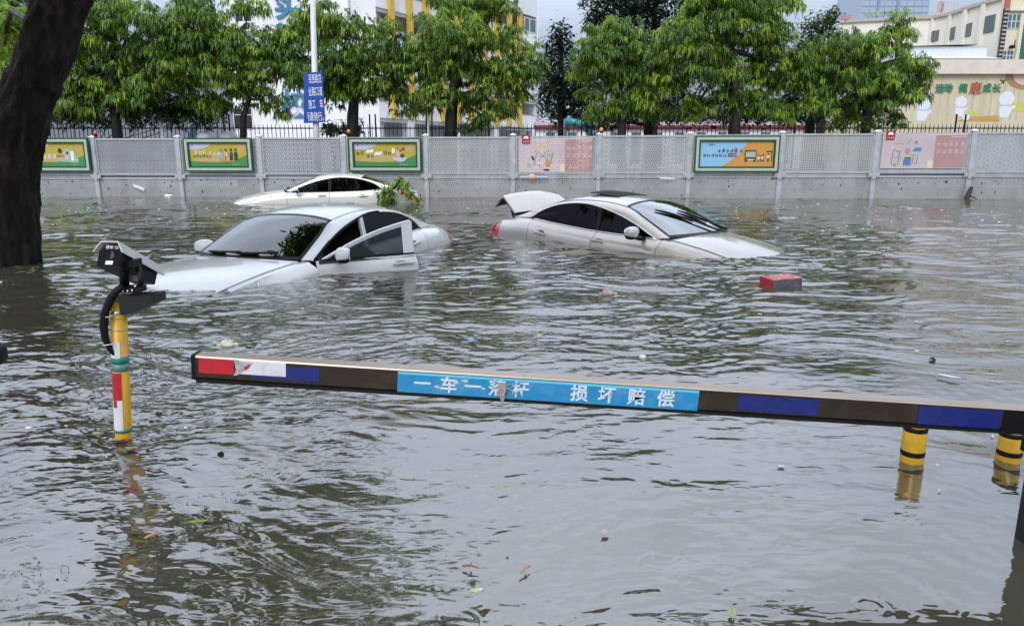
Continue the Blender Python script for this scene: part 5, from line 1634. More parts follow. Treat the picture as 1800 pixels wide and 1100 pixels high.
        b = MB(); b.grid([[S(pt(x, .74, z)) for z in (.3, .9)] for x in (.88, .70)], .02); b.build('hinge_pillar', M_CABIN, car, world=False)
    return car


def handle(dr, S, side, hx, paint, hg):
    hg = hg or Vector((0, 0, 0))
    x, s = hx
    c = side(x, s)
    P_ = [S(side(x + d, s + .012 * abs(d) / .1, .012 + .022 * (1 - (abs(d) / .115) ** 2.5))) - hg for d in lin(-.112, .112, 9)]
    b = MB(); b.smooth = True
    b.tube(P_, [.011] + [.015] * 7 + [.011], 8)
    h = b.build('door_handle', paint, dr, world=False)
    b = MB(); b.smooth = True
    q = S(side(x + .01, s - .005, .0025)) - hg
    b.grid([[S(side(x + .02 + .065 * math.cos(a) * r, s - .012 + .045 * math.sin(a) * r, .003)) - hg for a in lin(0, 2 * math.pi, 15)] for r in (.02, .6, 1.0)], 0)
    b.build('handle_recess_shade', mat('recess_shade_grey', (.16, .16, .16), .5), h, world=False)  # flat ellipse on the door; the cup's shade is put into its grey
    b = MB(); b.smooth = True
    b.tube([p + Vector((0, 0, -.009)) for p in P_[1:8]], .008, 6); b.build('handle_chrome_strip', M_CHROME, h, world=False)  # thin chrome strip along the underside of the handle


def mirror(parent, S, m, paint, sc, hg=None, shrink=False):
    hg = hg or Vector((0, 0, 0))
    c = Vector(m)
    sg = 1 if S(Vector((0, 1, 0))).y > 0 else -1
    cc = S(Vector((c.x * sc, c.y, c.z))) - hg
    if shrink: cc.y -= sg * .09; cc.z -= .015
    b = MB(); b.smooth = True
    M_ = Matrix.Rotation(-.25 * sg, 3, 'Z')
    b.blob(cc, (.078, .118, .078), 18, 12, M_, pw=.80)
    o = b.build('door_mirror', paint, parent, world=False)
    b = MB(); b.smooth = True
    b.blob(cc + Vector((-.004, 0, -.038)), (.074, .112, .050), 16, 8, M_, pw=.8); b.build('mirror_base', M_BLACK, o, world=False)
    b = MB(); b.smooth = True
    b.tube([cc + Vector((.0, -.06 * sg, -.06)), cc + Vector((.02, -.14 * sg, -.085)), cc + Vector((.03, -.22 * sg, -.09))], [.03, .026, .03], 8); b.build('mirror_stalk', M_BLACK, o, world=False)
    b = MB(); b.smooth = True
    b.blob(cc + M_ @ Vector((-.066, 0, .0)), (.012, .095, .058), 12, 8, M_, pw=.8); b.build('mirror_glass', M_CHROME, o, world=False)


PAINT_W = mat('white_paint', (.73, .74, .76), .22, coat=.8, var=.02, vscale=3, dirt=(.55, .55, .52), dirt_amt=.25, dirt_scale=5)
PAINT_P = mat('pearl_white_paint', (.76, .76, .73), .25, coat=.8, var=.02, vscale=3)
PAINT_S = mat('champagne_paint', (.56, .525, .485), .27, .35, coat=.9, var=.03, vscale=3, dirt=(.42, .38, .32), dirt_amt=.25, dirt_scale=4)


def silt(m, z0=.84, z1=1.0):
    """a film of flood silt left on the paint below an uneven tide line"""
    t = m.node_tree; b = t.nodes['Principled BSDF']
    src = b.inputs['Base Color'].links[0].from_socket
    co = t.nodes.new('ShaderNodeTexCoord'); sp = t.nodes.new('ShaderNodeSeparateXYZ'); t.links.new(co.outputs['Object'], sp.inputs[0])
    n = t.nodes.new('ShaderNodeTexNoise'); n.inputs['Scale'].default_value = 3.5; n.inputs['Detail'].default_value = 7; t.links.new(co.outputs['Object'], n.inputs['Vector'])
    ad = t.nodes.new('ShaderNodeMath'); ad.operation = 'MULTIPLY_ADD'; ad.inputs[1].default_value = -.16
    t.links.new(n.outputs['Fac'], ad.inputs[0]); t.links.new(sp.outputs['Z'], ad.inputs[2])
    r = t.nodes.new('ShaderNodeMapRange'); r.inputs[1].default_value = z0 - .08; r.inputs[2].default_value = z1 - .08; r.inputs[3].default_value = .45; r.inputs[4].default_value = 0
    t.links.new(ad.outputs[0], r.inputs[0])
    x = t.nodes.new('ShaderNodeMixRGB'); t.links.new(r.outputs[0], x.inputs[0]); t.links.new(src, x.inputs[1]); x.inputs[2].default_value = (.27, .25, .20, 1)
    t.links.new(x.outputs[0], b.inputs['Base Color'])


CLEAN = {}
for m_ in (PAINT_W, PAINT_P, PAINT_S):
    CLEAN[m_.name] = m_.copy(); CLEAN[m_.name].name = 'clean_' + m_.name
    silt(m_)
base_R = [(.95, .685, .985), (.52, .63, 1.185), (.16, .575, 1.325), (-.40, .565, 1.378), (-.98, .56, 1.34), (-1.45, .62, 1.215), (-1.92, .70, 1.06)]
base_C = [(1.09, 0, .99), (.60, 0, 1.225), (.13, 0, 1.385), (-.40, 0, 1.44), (-1.02, 0, 1.405), (-1.52, 0, 1.255), (-1.98, 0, 1.075)]
base_D = [(.80, .957), (.42, 1.135), (.03, 1.265), (-.44, 1.345), (-.90, 1.315), (-1.25, 1.215), (-1.485, 1.09)]
beltw = [(-2.47, .60), (-2.35, .68), (-1.9, .735), (-1.0, .76), (0, .767), (.9, .745), (1.5, .735), (2.0, .69), (2.35, .58), (2.47, .48)]
silver = dict(R=base_R, C=base_C, D=base_D, beltw=beltw, drop=.115,
              center=[(-2.47, .96), (-2.36, 1.01), (-1.95, 1.07), (1.09, .99), (1.4, .935), (1.75, .85), (2.05, .745), (2.3, .61), (2.47, .45)],
              belt=[(-2.47, .90), (-2.36, .965), (-1.9, 1.05), (-1.5, 1.075), (-1.0, 1.035), (-.2, .985), (.85, .955), (1.2, .905), (1.5, .855), (1.8, .78), (2.1, .675), (2.3, .56), (2.47, .42)],
              hf=(-.08, .235), hr=(-1.16, .30), mir=(.60, 1.0, 1.045), tint=M_TINT, trim=M_CHROME, screen=M_SCREEN, tl=(-2.41, -2.12, .10, .52), hl=(1.75, 2.35, .12, .45), sunroof=True, lidx=-2.36, boot=R(46), tail_s=.45, far_folded=True,
              wipers=[(-.02, .42, 1.30, -.54), (-.02, .80, 1.12, .08)])
white = dict(R=[(.93, .69, .99), (.52, .635, 1.185), (.20, .575, 1.32), (-.38, .575, 1.385), (-.98, .565, 1.35), (-1.45, .62, 1.225), (-1.95, .70, 1.055)],
             C=[(1.07, 0, .985), (.62, 0, 1.215), (.18, 0, 1.375), (-.38, 0, 1.44), (-1.02, 0, 1.41), (-1.52, 0, 1.26), (-2.0, 0, 1.07)],
             D=[(.80, .962), (.44, 1.14), (.08, 1.265), (-.40, 1.355), (-.90, 1.325), (-1.28, 1.215), (-1.515, 1.06)], beltw=beltw, drop=.10,
             center=[(-2.47, .93), (-2.38, .985), (-1.95, 1.065), (1.07, .995), (1.6, .965), (2.0, .905), (2.25, .815), (2.40, .70), (2.47, .6)],
             belt=[(-2.47, .86), (-2.38, .935), (-1.9, 1.04), (-1.5, 1.055), (-1.0, 1.02), (-.2, .985), (.85, .965), (1.4, .935), (1.75, .89), (2.0, .845), (2.25, .755), (2.40, .64), (2.47, .54)],
             hf=(-.02, .21), hr=(-1.10, .26), mir=(.62, .96, 1.045), tint=M_TINTB, trim=M_CHROME, screen=M_SCREEN2, tl=(-2.42, -2.16, .10, .42), hl=(1.66, 2.30, .0, .26), open_door=R(47),
             wipers=[(.16, .62, .14, -.10), (.14, -.02, .12, -.72)])
far = dict(white); far.pop('open_door'); far.update(xs=1.06, tint=M_TINT, screen=M_SCREEN2, trim=M_BLACK, rscreen=M_TINTB,
           center=[(-2.47, .93), (-2.38, .985), (-1.95, 1.065), (1.07, .985), (1.6, .92), (2.0, .83), (2.25, .735), (2.40, .62), (2.47, .5)],
           belt=[(-2.47, .86), (-2.38, .935), (-1.9, 1.04), (-1.5, 1.05), (-1.0, 1.01), (-.2, .975), (.85, .945), (1.4, .885), (1.75, .81), (2.0, .745), (2.25, .655), (2.40, .56), (2.47, .46)],
           hf=(.0, .24), hr=(-1.05, .30), tl=(-2.43, -2.0, .10, .46))
gcar = 'stranded cars in the flood'
for P_, m_ in ((silver, PAINT_S), (white, PAINT_W), (far, PAINT_P)): P_['clean'] = CLEAN[m_.name]
build_car('champagne silver car with raised boot lid, its nose sunk in the flood', (1.847, 10.034, -.785), R(-47.6), R(.5), R(.2), silver, PAINT_S, -1, gcar)
build_car('white car with its driver door swung open, nearest the camera', (-2.454, 8.277, -.829), R(-111.05), R(1.05), R(.2), white, PAINT_W, 1, gcar)
build_car('pearl white car under a fallen branch close to the hoarding', (-5.29, 20.345, -.657), R(186.0), R(-.6), R(.1), far, PAINT_P, 1, gcar)

# leafy branch that fell across the tail of the far car
fb = thing('fallen_branch', 'leafy green branch fallen over the tail of the far white car', 'branch', at_depth(705, 340, 20.2))
A = []
for px, py, n_ in ((673, 336, 7), (680, 344, 8), (674, 351, 6), (686, 350, 5), (690, 331, 4), (702, 319, 6), (710, 322, 5), (716, 330, 4), (722, 338, 4), (726, 347, 5), (684, 336, 4)):
    for j in range(n_):
        q = at_depth(px + random.uniform(-6, 6), py + random.uniform(-5, 5), 19.35 + random.uniform(-.25, .5)); A.append(q - fb.location)
me = leaves_mesh('leaves', np.array([tuple(a) for a in A]), 5, .20, .075, .7, RNG.uniform(0, .8, len(A)), (-.7, .5), 77)
link_mesh('leaves', me, M_LEAF, fb)
b = MB(); b.smooth = True
b.tube([at_depth(672, 342, 19.4), at_depth(690, 332, 19.5), at_depth(708, 322, 19.6), at_depth(728, 346, 19.5)], [.03, .04, .035, .012], 7)
b.tube([at_depth(690, 332, 19.5), at_depth(683, 350, 19.2)], [.022, .01], 6); b.build('stem', M_BARK, fb)

# ------------------------------------------------------------------ big wet tree at the left and its canopy overhead
bt = thing('wet_tree', 'huge dark wet tree trunk leaning right at the left edge', 'tree', (-5.35, 7.9, -.8))
TW = 7.9
spine = [(8, 640, 60), (16, 462, 50), (15, 400, 47), (12, 330, 46), (14, 280, 49), (24, 232, 49), (40, 190, 45), (57, 150, 44), (73, 110, 43), (89, 60, 42), (107, 10, 41), (135, -60, 40), (180, -150, 40), (235, -260, 34)]
b = MB(); b.smooth = True
pts = [at_depth(x, y, TW) for x, y, r in spine]
n = 80
from mathutils import noise as mnoise
rn = random.Random(3)
base = len(b.v)
rings = []
# resample the trunk so the bark relief has something to sit on
S_ = crom([tuple(p) for p in pts]); Rr = pchip(range(len(spine)), [r for _, _, r in spine])
K = 220
for i in range(K):
    u = (len(pts) - 1) * i / (K - 1)
    c = S_(u); r = Rr(u) * TW / FOC
    row = []
    for j in range(n):
        a = 2 * math.pi * j / n
        k = 1 + .05 * math.sin(5 * a + u * 1.3) + .035 * math.sin(9 * a - u * 2.1 + 1) + .025 * math.sin(14 * a + u * 4) 
        rg_ = 1 - abs(mnoise.noise(Vector((math.cos(a) * 5.5, math.sin(a) * 5.5, u * 1.6)))) * 2
        rg2 = 1 - abs(mnoise.noise(Vector((math.cos(a) * 12, math.sin(a) * 12, u * 5.0 + 7)))) * 2
        k += .050 * rg_ + .028 * rg2 - .05 + rn.uniform(-.006, .006)
        # burl facing the road at about the fence-top height
        dz = c.z - 1.05; da = math.atan2(math.sin(a + math.pi / 2.6), math.cos(a + math.pi / 2.6))
        k += .07 * math.exp(-(dz / .22) ** 2 - (da / .5) ** 2)
        if u < 1.2: k += .12 * (1.2 - u) * (1 + .4 * math.sin(4 * a + 1))
        row.append(c + Vector((math.cos(a) * r * k, math.sin(a) * r * k, 0)))
    rings.append(row + [row[0]])
b.grid(rings, 0, True)
b.build('trunk', mat('black_wet_bark', (.013, .011, .0095), .75, var=.7, vscale=7, bump=1.0, bscale=14, stretch=(1, 1, .25), ior=1.2, dirt=(.055, .045, .036), dirt_amt=.75, dirt_scale=9), bt)
# boughs that fork above the frame and reach over the water
b = MB(); b.smooth = True
F0 = pts[-1]
boughs = [((F0), (-3.2, 6.9, 4.6), (-1.4, 6.2, 5.4), (.9, 5.6, 5.9)), ((F0), (-4.3, 7.0, 4.8), (-3.2, 5.0, 5.2), (-2.2, 3.0, 5.3)), ((F0), (-4.4, 8.4, 5.2), (-3.0, 9.4, 6.4), (-1.5, 10.0, 7.2)), ((F0), (-5.2, 6.4, 4.7), (-6.4, 4.8, 5.2), (-6.8, 3.0, 5.4)), ((-1.4, 6.2, 5.4), (-.8, 4.8, 5.6), (-.2, 3.4, 5.7), (.4, 2.2, 5.7))]
for bo in boughs: b.tube([Vector(q) for q in bo], [.16, .11, .075, .03], 9)
b.build('bough', M_BARK, bt)
A = []
rg = np.random.default_rng(90)
for (c, r, n_) in (((-5.6, 6.0, 5.2), (2.0, 2.2, 1.0), 200), ((-3.3, 10.3, 4.9), (1.0, .8, .5), 75), ((-2.6, 9.4, 5.2), (.9, .8, .5), 60), ((-3.6, 9.6, 4.6), (.8, .6, .35), 40), ((-3.6, 4.2, 5.3), (1.6, 1.8, .8), 150), ((-2.8, 8.6, 6.3), (1.8, 1.3, .9), 120), ((-1.2, 6.0, 5.8), (1.3, 1.0, .6), 85), ((.9, 5.5, 6.1), (.9, .8, .5), 45), ((-.3, 3.6, 5.8), (1.3, 1.1, .6), 80), ((-2.0, 2.2, 5.6), (1.6, 1.4, .7), 110), ((-1.2, 10.2, 7.6), (1.2, 1.0, .7), 60), ((-6.9, 3.2, 5.3), (1.6, 1.6, .9), 120), ((-3.5, .5, 5.8), (2.4, 1.6, .8), 150), ((.6, .6, 6.0), (1.5, 1.4, .6), 80)):
    v = rg.normal(0, .55, (n_, 3)); v = np.clip(v, -1.1, 1.1); A.append(np.array(c) + v * np.array(r))
A = np.concatenate(A); A[:, 2] = np.maximum(A[:, 2], 4.15)
me = leaves_mesh('crown', A - np.array(bt.location), 10, .34, .07, .8, rg.beta(1.2, 2.5, len(A)), (-.5, .6), 91, .14)
link_mesh('crown', me, M_LEAF, bt)
# low sprays of the same tree showing at the left edge
A = []
for px, py, n_, sp in ((8, 60, 22, 26), (20, 45, 18, 20), (0, 140, 14, 10), (34, 44, 10, 10), (4, 95, 14, 15), (10, 20, 14, 15)):
    for j in range(n_): A.append(tuple(at_depth(px + rg.normal(0, sp * .5), py + rg.normal(0, sp * .4), 9.4 + rg.uniform(-.4, .6))))
A = np.array(A)
me = leaves_mesh('low_sprays', A - np.array(bt.location), 7, .20, .05, .7, rg.uniform(.3, 1, len(A)), (-.4, .6), 92, .04)
link_mesh('low_sprays', me, M_LEAF, bt)
b = MB(); b.tube([pts[9], at_depth(20, 20, 8.8), at_depth(0, 90, 9.4)], [.05, .03, .012], 6); b.build('low_twig', M_BARK, bt)

rt = thing('pavement_tree', 'leafy tree on the near pavement whose crown hangs over the right foreground', 'tree', (4.4, 3.4, -.8))
b = MB(); b.smooth = True
b.tube([(4.4, 3.4, -.8), (4.35, 3.4, 1.5), (4.2, 3.5, 3.4), (3.7, 3.9, 4.8)], [.22, .18, .15, .08], 10); b.build('trunk', M_BARK, rt)
b = MB(); b.smooth = True
for q in ((2.4, 4.6, 4.9), (3.0, 2.2, 4.9), (4.6, 5.2, 5.2)): b.tube([(4.2, 3.5, 3.4), ((4.2 + q[0]) / 2, (3.5 + q[1]) / 2, 4.4), q], [.10, .07, .02], 7)
b.build('limb', M_BARK, rt)
A = []
for (c, r, n_) in (((2.6, 4.5, 4.7), (.9, .9, .5), 50), ((3.2, 2.2, 4.7), (1.2, 1.2, .7), 90), ((4.8, 4.4, 4.9), (1.4, 1.5, .9), 120), ((3.7, 3.4, 5.2), (1.2, 1.2, .6), 80)):
    v = np.clip(rg.normal(0, .55, (n_, 3)), -1.1, 1.1); A.append(np.array(c) + v * np.array(r))
A = np.concatenate(A); A[:, 2] = np.maximum(A[:, 2], 3.9)
me = leaves_mesh('crown', A - np.array(rt.location), 10, .30, .065, .8, rg.beta(1.2, 2.5, len(A)), (-.5, .6), 93, .13)
link_mesh('crown', me, M_LEAF, rt)

# ------------------------------------------------------------------ barrier arm
AY = 2.05
L0, L1 = at_depth(350, 641, AY), at_depth(1800, 734, AY)
ax = (L1 - L0).normalized(); an = Vector((0, -1, 0)); au = Vector((-ax.z, 0, ax.x))
arm = thing('barrier_boom', 'brown aluminium barrier arm with blue banner and white characters across the foreground', 'barrier arm', (L0 + L1) / 2)
PXM = (L1 - L0).length / 1450.0
AP = Plane(L0, ax, an, au)
H2, T2 = .0365, .026
au_ = lambda px: (px - 350) * PXM
LE = au_(1885)
M_BRN = mat('brown_anodised', (.040, .028, .019), .32, .45, var=.12, vscale=18, dirt=(.10, .08, .06), dirt_amt=.35, dirt_scale=25)
M_CHAMP_LIT = mat('champagne_lit_top', (.46, .37, .31), .34, .75, var=.06, vscale=6)  # paler colour for the beam's top faces, as if lit from above
prof = [(-T2, -H2 + .006), (-T2, H2 - .006), (-T2 + .002, H2 - .001), (-T2 + .005, H2), (T2 - .005, H2), (T2 - .0015, H2 - .0015), (T2, H2 - .005), (T2, -H2 + .006), (T2 - .006, -H2), (-T2 + .006, -H2)]
b = MB()
r0 = b.verts([AP.p(0, v, -w) for w, v in prof]); r1 = b.verts([AP.p(LE, v, -w) for w, v in prof])
npf = len(prof)
for k in range(npf):
    b.m = 1 if k in (1, 2, 3, 4) else 0
    b.smooth = False
    k2 = (k + 1) % npf
    b.face(r0 + k, r1 + k, r1 + k2, r0 + k2)
b.build('beam', [M_BRN, M_CHAMP_LIT], arm)
b = MB(); AP.box(b, -.012, -.0005, -H2 - .002, H2 + .001, -T2 - .001, T2 + .001); b.build('end_cap', M_BLACK, arm)
b = MB(); AP.box(b, .0, LE, -H2 - .010, -H2 + .0005, -.018, .026); b.build('rubber_edge', M_RUBBER, arm)
ST = dict(r=mat('reflective_red', (.45, .012, .025), .3, var=.12, vscale=40), w=mat('reflective_white', (.62, .63, .66), .35, dirt=(.35, .34, .33), dirt_amt=.6, dirt_scale=30), b=mat('reflective_blue', (.008, .016, .14), .35, var=.25, vscale=50),
          c=mat('banner_blue', (.012, .22, .44), .4, var=.06, vscale=15, dirt=(.25, .45, .58), dirt_amt=.28, dirt_scale=22), l=mat('banner_light_edge', (.10, .52, .68), .4))


def vy(px, py):
    """height on the arm face of a photograph pixel"""
    d = ray(px, py); q = Vector((0, 0, CAM_H)) + d * ((AY - T2) / d.y)
    return (q - L0).dot(au)


def sticker(name, a, c, y0a, y1a, m, lift=.0012):
    b = MB()
    v1, v0 = vy(a, y0a), vy(a, y1a)
    AP.box(b, au_(a) * 1.0, au_(c), max(v0, -H2 + .004), min(v1, H2 - .006), T2 + .0002, T2 + lift)
    return b.build(name, m, arm)


# px are measured on the front face, which stands T2 nearer than the axis
sticker('red_reflector', 356, 416, 627, 655, ST['r'])
sticker('white_reflector', 425, 505, 631, 657, ST['w'], .0020)
sticker('blue_reflector', 446, 562, 640, 664, ST['b'])
sticker('blue_reflector', 1288, 1428, 693, 720, ST['b'])
sticker('blue_reflector', 1603, 1748, 712, 744, ST['b'])
b = MB(); AP.box(b, au_(1752), LE, -H2 + .001, H2 - .006, T2 + .0002, T2 + .0016); b.build('dark_sleeve', M_BLACK, arm)
b = MB(); AP.polyuv(b, [(au_(417), .030), (au_(449), .024), (au_(436), .004), (au_(424), -.014), (au_(416), -.018), (au_(420), .002)], T2 + .003); b.build('torn_tape', mat('torn_silver_tape', (.42, .43, .46), .3, .3, var=.4, vscale=60), arm)
b = MB(); AP.polyuv(b, [(au_(434), .012), (au_(446), .022), (au_(442), .010), (au_(436), .001)], T2 + .004); b.build('red_scrap', ST['r'], arm)
b = MB(); AP.box(b, au_(697), au_(1218), -H2 + .001, H2 - .008, T2 + .0002, T2 + .0012); bn = b.build('banner', ST['c'], arm)
b = MB(); AP.box(b, au_(698), au_(1217), H2 - .016, H2 - .0085, T2 + .0014, T2 + .0020); b.build('banner_edge', ST['l'], bn)
lt = mat('banner_letter', (.60, .66, .70), .4, dirt=(.30, .45, .55), dirt_amt=.5, dirt_scale=60)
for ch, px, s_ in (('一', 740, .0525), ('车', 785, .0525), ('一', 827, .0525), ('落', 869, .0525), ('杆', 909, .0525), ('损', 1011, .0545), ('坏', 1059, .0545), ('赔', 1110, .0545), ('偿', 1161, .0545)):
    AP.text('banner_letter', ch, au_(px), -.003, T2 + .0024, s_, lt, bn, bold=.0012)
sm = mat('adhesive_smear', (.36, .52, .60), .5, dirt=(.16, .36, .5), dirt_amt=.9, dirt_scale=40)
b = MB()
for px, v, a_, c_ in ((766, -.012, .010, .006), (797, .006, .012, .006), (812, .012, .014, .005), (845, -.008, .008, .004)):
    AP.polyuv(b, [(au_(px) + a_ * math.cos(t) * random.uniform(.6, 1.1), v + c_ * math.sin(t) * random.uniform(.6, 1.1)) for t in lin(0, 5.9, 13)], T2 + .0018)
b.build('adhesive_smear', sm, bn)
t = thing('stuck_leaf', 'withered grey leaf hanging on the fourth character of the barrier banner', 'leaf', AP.p(au_(880), -.03, T2))
b = MB(); b.smooth = True
b.grid([[AP.p(au_(876) + .011 * s + .004 * math.sin(k), .016 - .016 * k * .62 - .002 * abs(s), T2 + .006 + .004 * abs(s) + .0015 * k) for s in lin(-1, 1, 4)] for k in lin(0, 4, 6)], .001)
b.poly([AP.p(au_(876) - .006, -.022, T2 + .011), AP.p(au_(884), -.022, T2 + .011), AP.p(au_(880), -.052, T2 + .013)])
b.build('blade', mat('withered_leaf', (.28, .24, .20), .6, var=.3, vscale=60), t)
b = MB(); b.tube([AP.p(au_(860), .022, T2 + .006), AP.p(au_(905), -.016, T2 + .01)], .0016, 5); b.tube([AP.p(au_(868), .0, T2 + .006), AP.p(au_(912), .024, T2 + .01)], .0014, 5); b.build('stalk', mat('dry_stalk', (.30, .27, .25), .6), t)
# black clamp and cabinet at the right edge
b = MB(); AP.box(b, LE - .002, LE + .34, -H2 - .010, H2 + .0008, -T2 - .002, T2 + .002); b.build('clamp', M_BLACK, arm)
b = MB()
for k in (0, 1): b.smooth = True; b.lathe(AP.p(LE + .10 + .16 * k, 0, T2 + .004), [(.012, 0), (.012, .008), (.006, .010)], 8, Matrix((ax, au, an)).transposed())
b.build('bolt', M_CHROME, arm)
cb = thing('barrier_cabinet', 'black steel barrier cabinet cut off by the right edge', 'barrier cabinet', (1.70, 1.86, -.8))
b = MB(); b.box((1.70, 1.86, -.26), (.30, .26, 1.08), bev=.012); b.build('case', mat('black_powder_coat', (.012, .013, .014), .42, bump=.08, bscale=220), cb)
b = MB(); b.box((1.70, 1.86, .295), (.33, .29, .03), bev=.012); b.build('lid', M_BLACK, cb)
b = MB(); b.box((1.80, 2.05, .27), (.10, .34, .10)); b.build('pivot', M_BLACK, cb)

# ------------------------------------------------------------------ yellow bollards
M_BOL = mat('bollard_yellow', (.62, .36, .015), .32, var=.10, vscale=14, dirt=(.25, .15, .03), dirt_amt=.35, dirt_scale=18, coat=.3)
for px, pyb, ytop, lab in ((1613, 818, 762, 'short yellow bollard with black bands under the barrier arm'), (1785, 818, 774, 'yellow bollard with black bands half cut off at the right edge')):
    q = on_water(px, pyb); q.y += .042
    zt = .148 if px < 1700 else .125
    t = thing('bollard', lab, 'bollard', (q.x, q.y, -.8), group='yellow bollards')
    r_ = .0415
    b = MB(); b.smooth = True; b.lathe((q.x, q.y, 0), [(r_, -.8), (r_, zt - .012), (r_ - .004, zt - .004), (r_ - .012, zt)], 28); b.build('tube', M_BOL, t)
    for z0, z1 in ((.028, .048), (zt - .022, zt - .004)):
        b = MB(); b.smooth = True; b.lathe((q.x, q.y, 0), [(r_, z0), (r_ + .0015, z0 + .001), (r_ + .0015, z1 - .001), (r_, z1)], 28); b.build('black_band', M_BLACK, t)
    b = MB(); b.smooth = True; b.lathe((q.x, q.y, zt), [(r_ - .004, 0), (r_ - .004, .007), (r_ - .014, .012), (.004, .012)], 24); b.build('cap', M_BLACK, t)

# ------------------------------------------------------------------ plate-reading camera on its taped post
q = on_water(210, 776); CX, CY = q.x, q.y + .033
pz = lambda py: at_depth(205, py, CY).z
post = thing('camera_post', 'slim yellow post wrapped in red, white and green tape standing in the flood', 'post', (CX, CY, -.8))
lean = lambda z: CX + .045 * (z / .6)
r_ = .0315
M_POST = mat('post_yellow', (.62, .33, .012), .35, var=.10, vscale=12, dirt=(.30, .18, .03), dirt_amt=.4, dirt_scale=14)
zt = pz(516)
b = MB(); b.smooth = True; b.tube([(CX, CY, -.8), (lean(0), CY, 0), (lean(zt), CY, zt)], r_, 24); b.build('pole', M_POST, post)


def band(name, y1, y0, m, k=1.0, arc=None):
    z0, z1 = pz(y0), pz(y1)
    b = MB(); b.smooth = True
    if arc is None:
        b.tube([(lean(z0), CY, z0), (lean(z1), CY, z1)], r_ + .0012 * k, 24)
    else:
        b.grid([[Vector((lean(z) + (r_ + .0014 * k) * math.cos(a), CY + (r_ + .0014 * k) * math.sin(a), z)) for a in lin(R(arc[0]), R(arc[1]), 12)] for z in lin(z0, z1, 3)], .0006)
    return b.build(name, m, post)


TPE = dict(g=mat('tape_green', (.02, .20, .15), .3, var=.1, vscale=40), r=mat('tape_red', (.42, .012, .03), .3, var=.15, vscale=40), w=mat('tape_white', (.66, .66, .70), .35, dirt=(.4, .4, .42), dirt_amt=.5, dirt_scale=30), s=mat('tape_seam', (.40, .36, .25), .4))
band('green_tape', 516, 528, TPE['g']); band('steel_ring', 545, 549, M_CHROME, 2.0)
band('white_tape', 599, 626, TPE['w'], 1, (150, 300)); band('green_tape', 624, 637, TPE['g'], 1.2); band('grey_tape', 637, 650, mat('tape_grey_green', (.10, .22, .20), .4), 1.0)
band('red_tape', 652, 700, TPE['r'], 1, (150, 300)); band('white_tape', 700, 752, TPE['w'], 1, (150, 300)); band('red_scrap', 700, 712, TPE['r'], 1.8, (235, 265)); band('green_tape', 750, 757, TPE['g'], 1.3)
band('pale_seam', 556, 558, TPE['s'], 1.2); band('pale_seam', 577, 578.5, TPE['s'], 1.2)

lp = thing('traffic_camera', 'black plate reading camera with pale visor bolted on top of the taped post', 'camera', (CX, CY, zt))
KX = CY / FOC
wx = lambda px: at_depth(px, 480, CY).x
# housing: points right and away from the viewer; its back plate faces us
hc = Vector((wx(208), CY - .04, pz(447)))
KS = .77
hd = Vector((.10, .88, -.46)).normalized()      # the way the lens looks
hs = hd.cross(Vector((0, 0, 1))).normalized(); hu = hs.cross(hd)
oct_ = [(-.064, -.060), (.064, -.060), (.066, .022), (.040, .058), (-.038, .058), (-.064, .022)]
Lh = .235
b = MB()
i0 = b.verts([hc + (hs * u + hu * v) * KS for u, v in oct_]); i1 = b.verts([hc + hd * Lh + (hs * u * .92 + hu * (v * .92)) * KS for u, v in oct_])
for k in range(6):
    k2 = (k + 1) % 6; b.face(i0 + k2, i0 + k, i1 + k, i1 + k2)
b.face(*[i0 + k for k in range(6)]); b.face(*[i1 + k for k in reversed(range(6))])
b.build('housing', M_BLACK, lp)
vis = [(-.080, .010), (-.046, .068), (.048, .068), (.082, .010), (.078, .008), (.045, .062), (-.043, .062), (-.076, .008)]
b = MB()
i0 = b.verts([hc - hd * .022 + (hs * u + hu * v) * KS for u, v in vis]); i1 = b.verts([hc + hd * (Lh + .03) + (hs * u * .95 + hu * v) * KS for u, v in vis])
for k in range(8):
    k2 = (k + 1) % 8; b.m = 1 if k in (1, ) else 0; b.face(i0 + k, i0 + k2, i1 + k2, i1 + k)
for i_ in (i0, i1):
    for k in range(3): b.face(i_ + k, i_ + k + 1, i_ + 6 - k, i_ + 7 - k)
M_VIS = mat('pale_visor', (.55, .54, .52), .35, var=.06, vscale=20, dirt=(.3, .28, .25), dirt_amt=.3, dirt_scale=20)
b.build('visor', M_VIS, lp)
BPl = Plane(hc - hd * .001, hs, -hd, hu)
BPl.e = BPl.e * KS; BPl.up = BPl.up * KS
b = MB(); BPl.polyuv(b, [(-.060, -.056), (.060, -.056), (.062, .020), (.038, .054), (-.036, .054), (-.060, .020)], .003); b.build('back_plate', mat('back_plate_black', (.005, .0055, .007), .6, ior=1.2), lp)
b = MB(); BPl.box(b, -.014, .026, -.050, -.030, .003, .0045); b.build('white_label', PR['white'], lp)
b = MB(); BPl.box(b, -.028, .042, .032, .050, .003, .0045); b.build('grey_label', mat('label_grey', (.20, .20, .21), .4, var=.3, vscale=200), lp)
b = MB(); b.smooth = True
for (u, v, r1) in ((-.012, .040, .010), (.008, .039, .009)): b.lathe(BPl.p(u, v, .004), [(r1, 0), (r1, .008), (r1 * .6, .010)], 10, Matrix((hs, hu, -hd)).transposed())
for k in range(5): BPl.box(b, .004 + .004 * (k % 2), .018 + .003 * k % .01, .016 - .008 * k, .019 - .008 * k, .003, .0052)
b.build('socket', mat('socket_grey', (.30, .30, .31), .35, .4), lp)
b = MB(); BPl.box(b, -.040, -.035, -.01, .03, .003, .006); b.build('hinge', M_BLACK, lp)
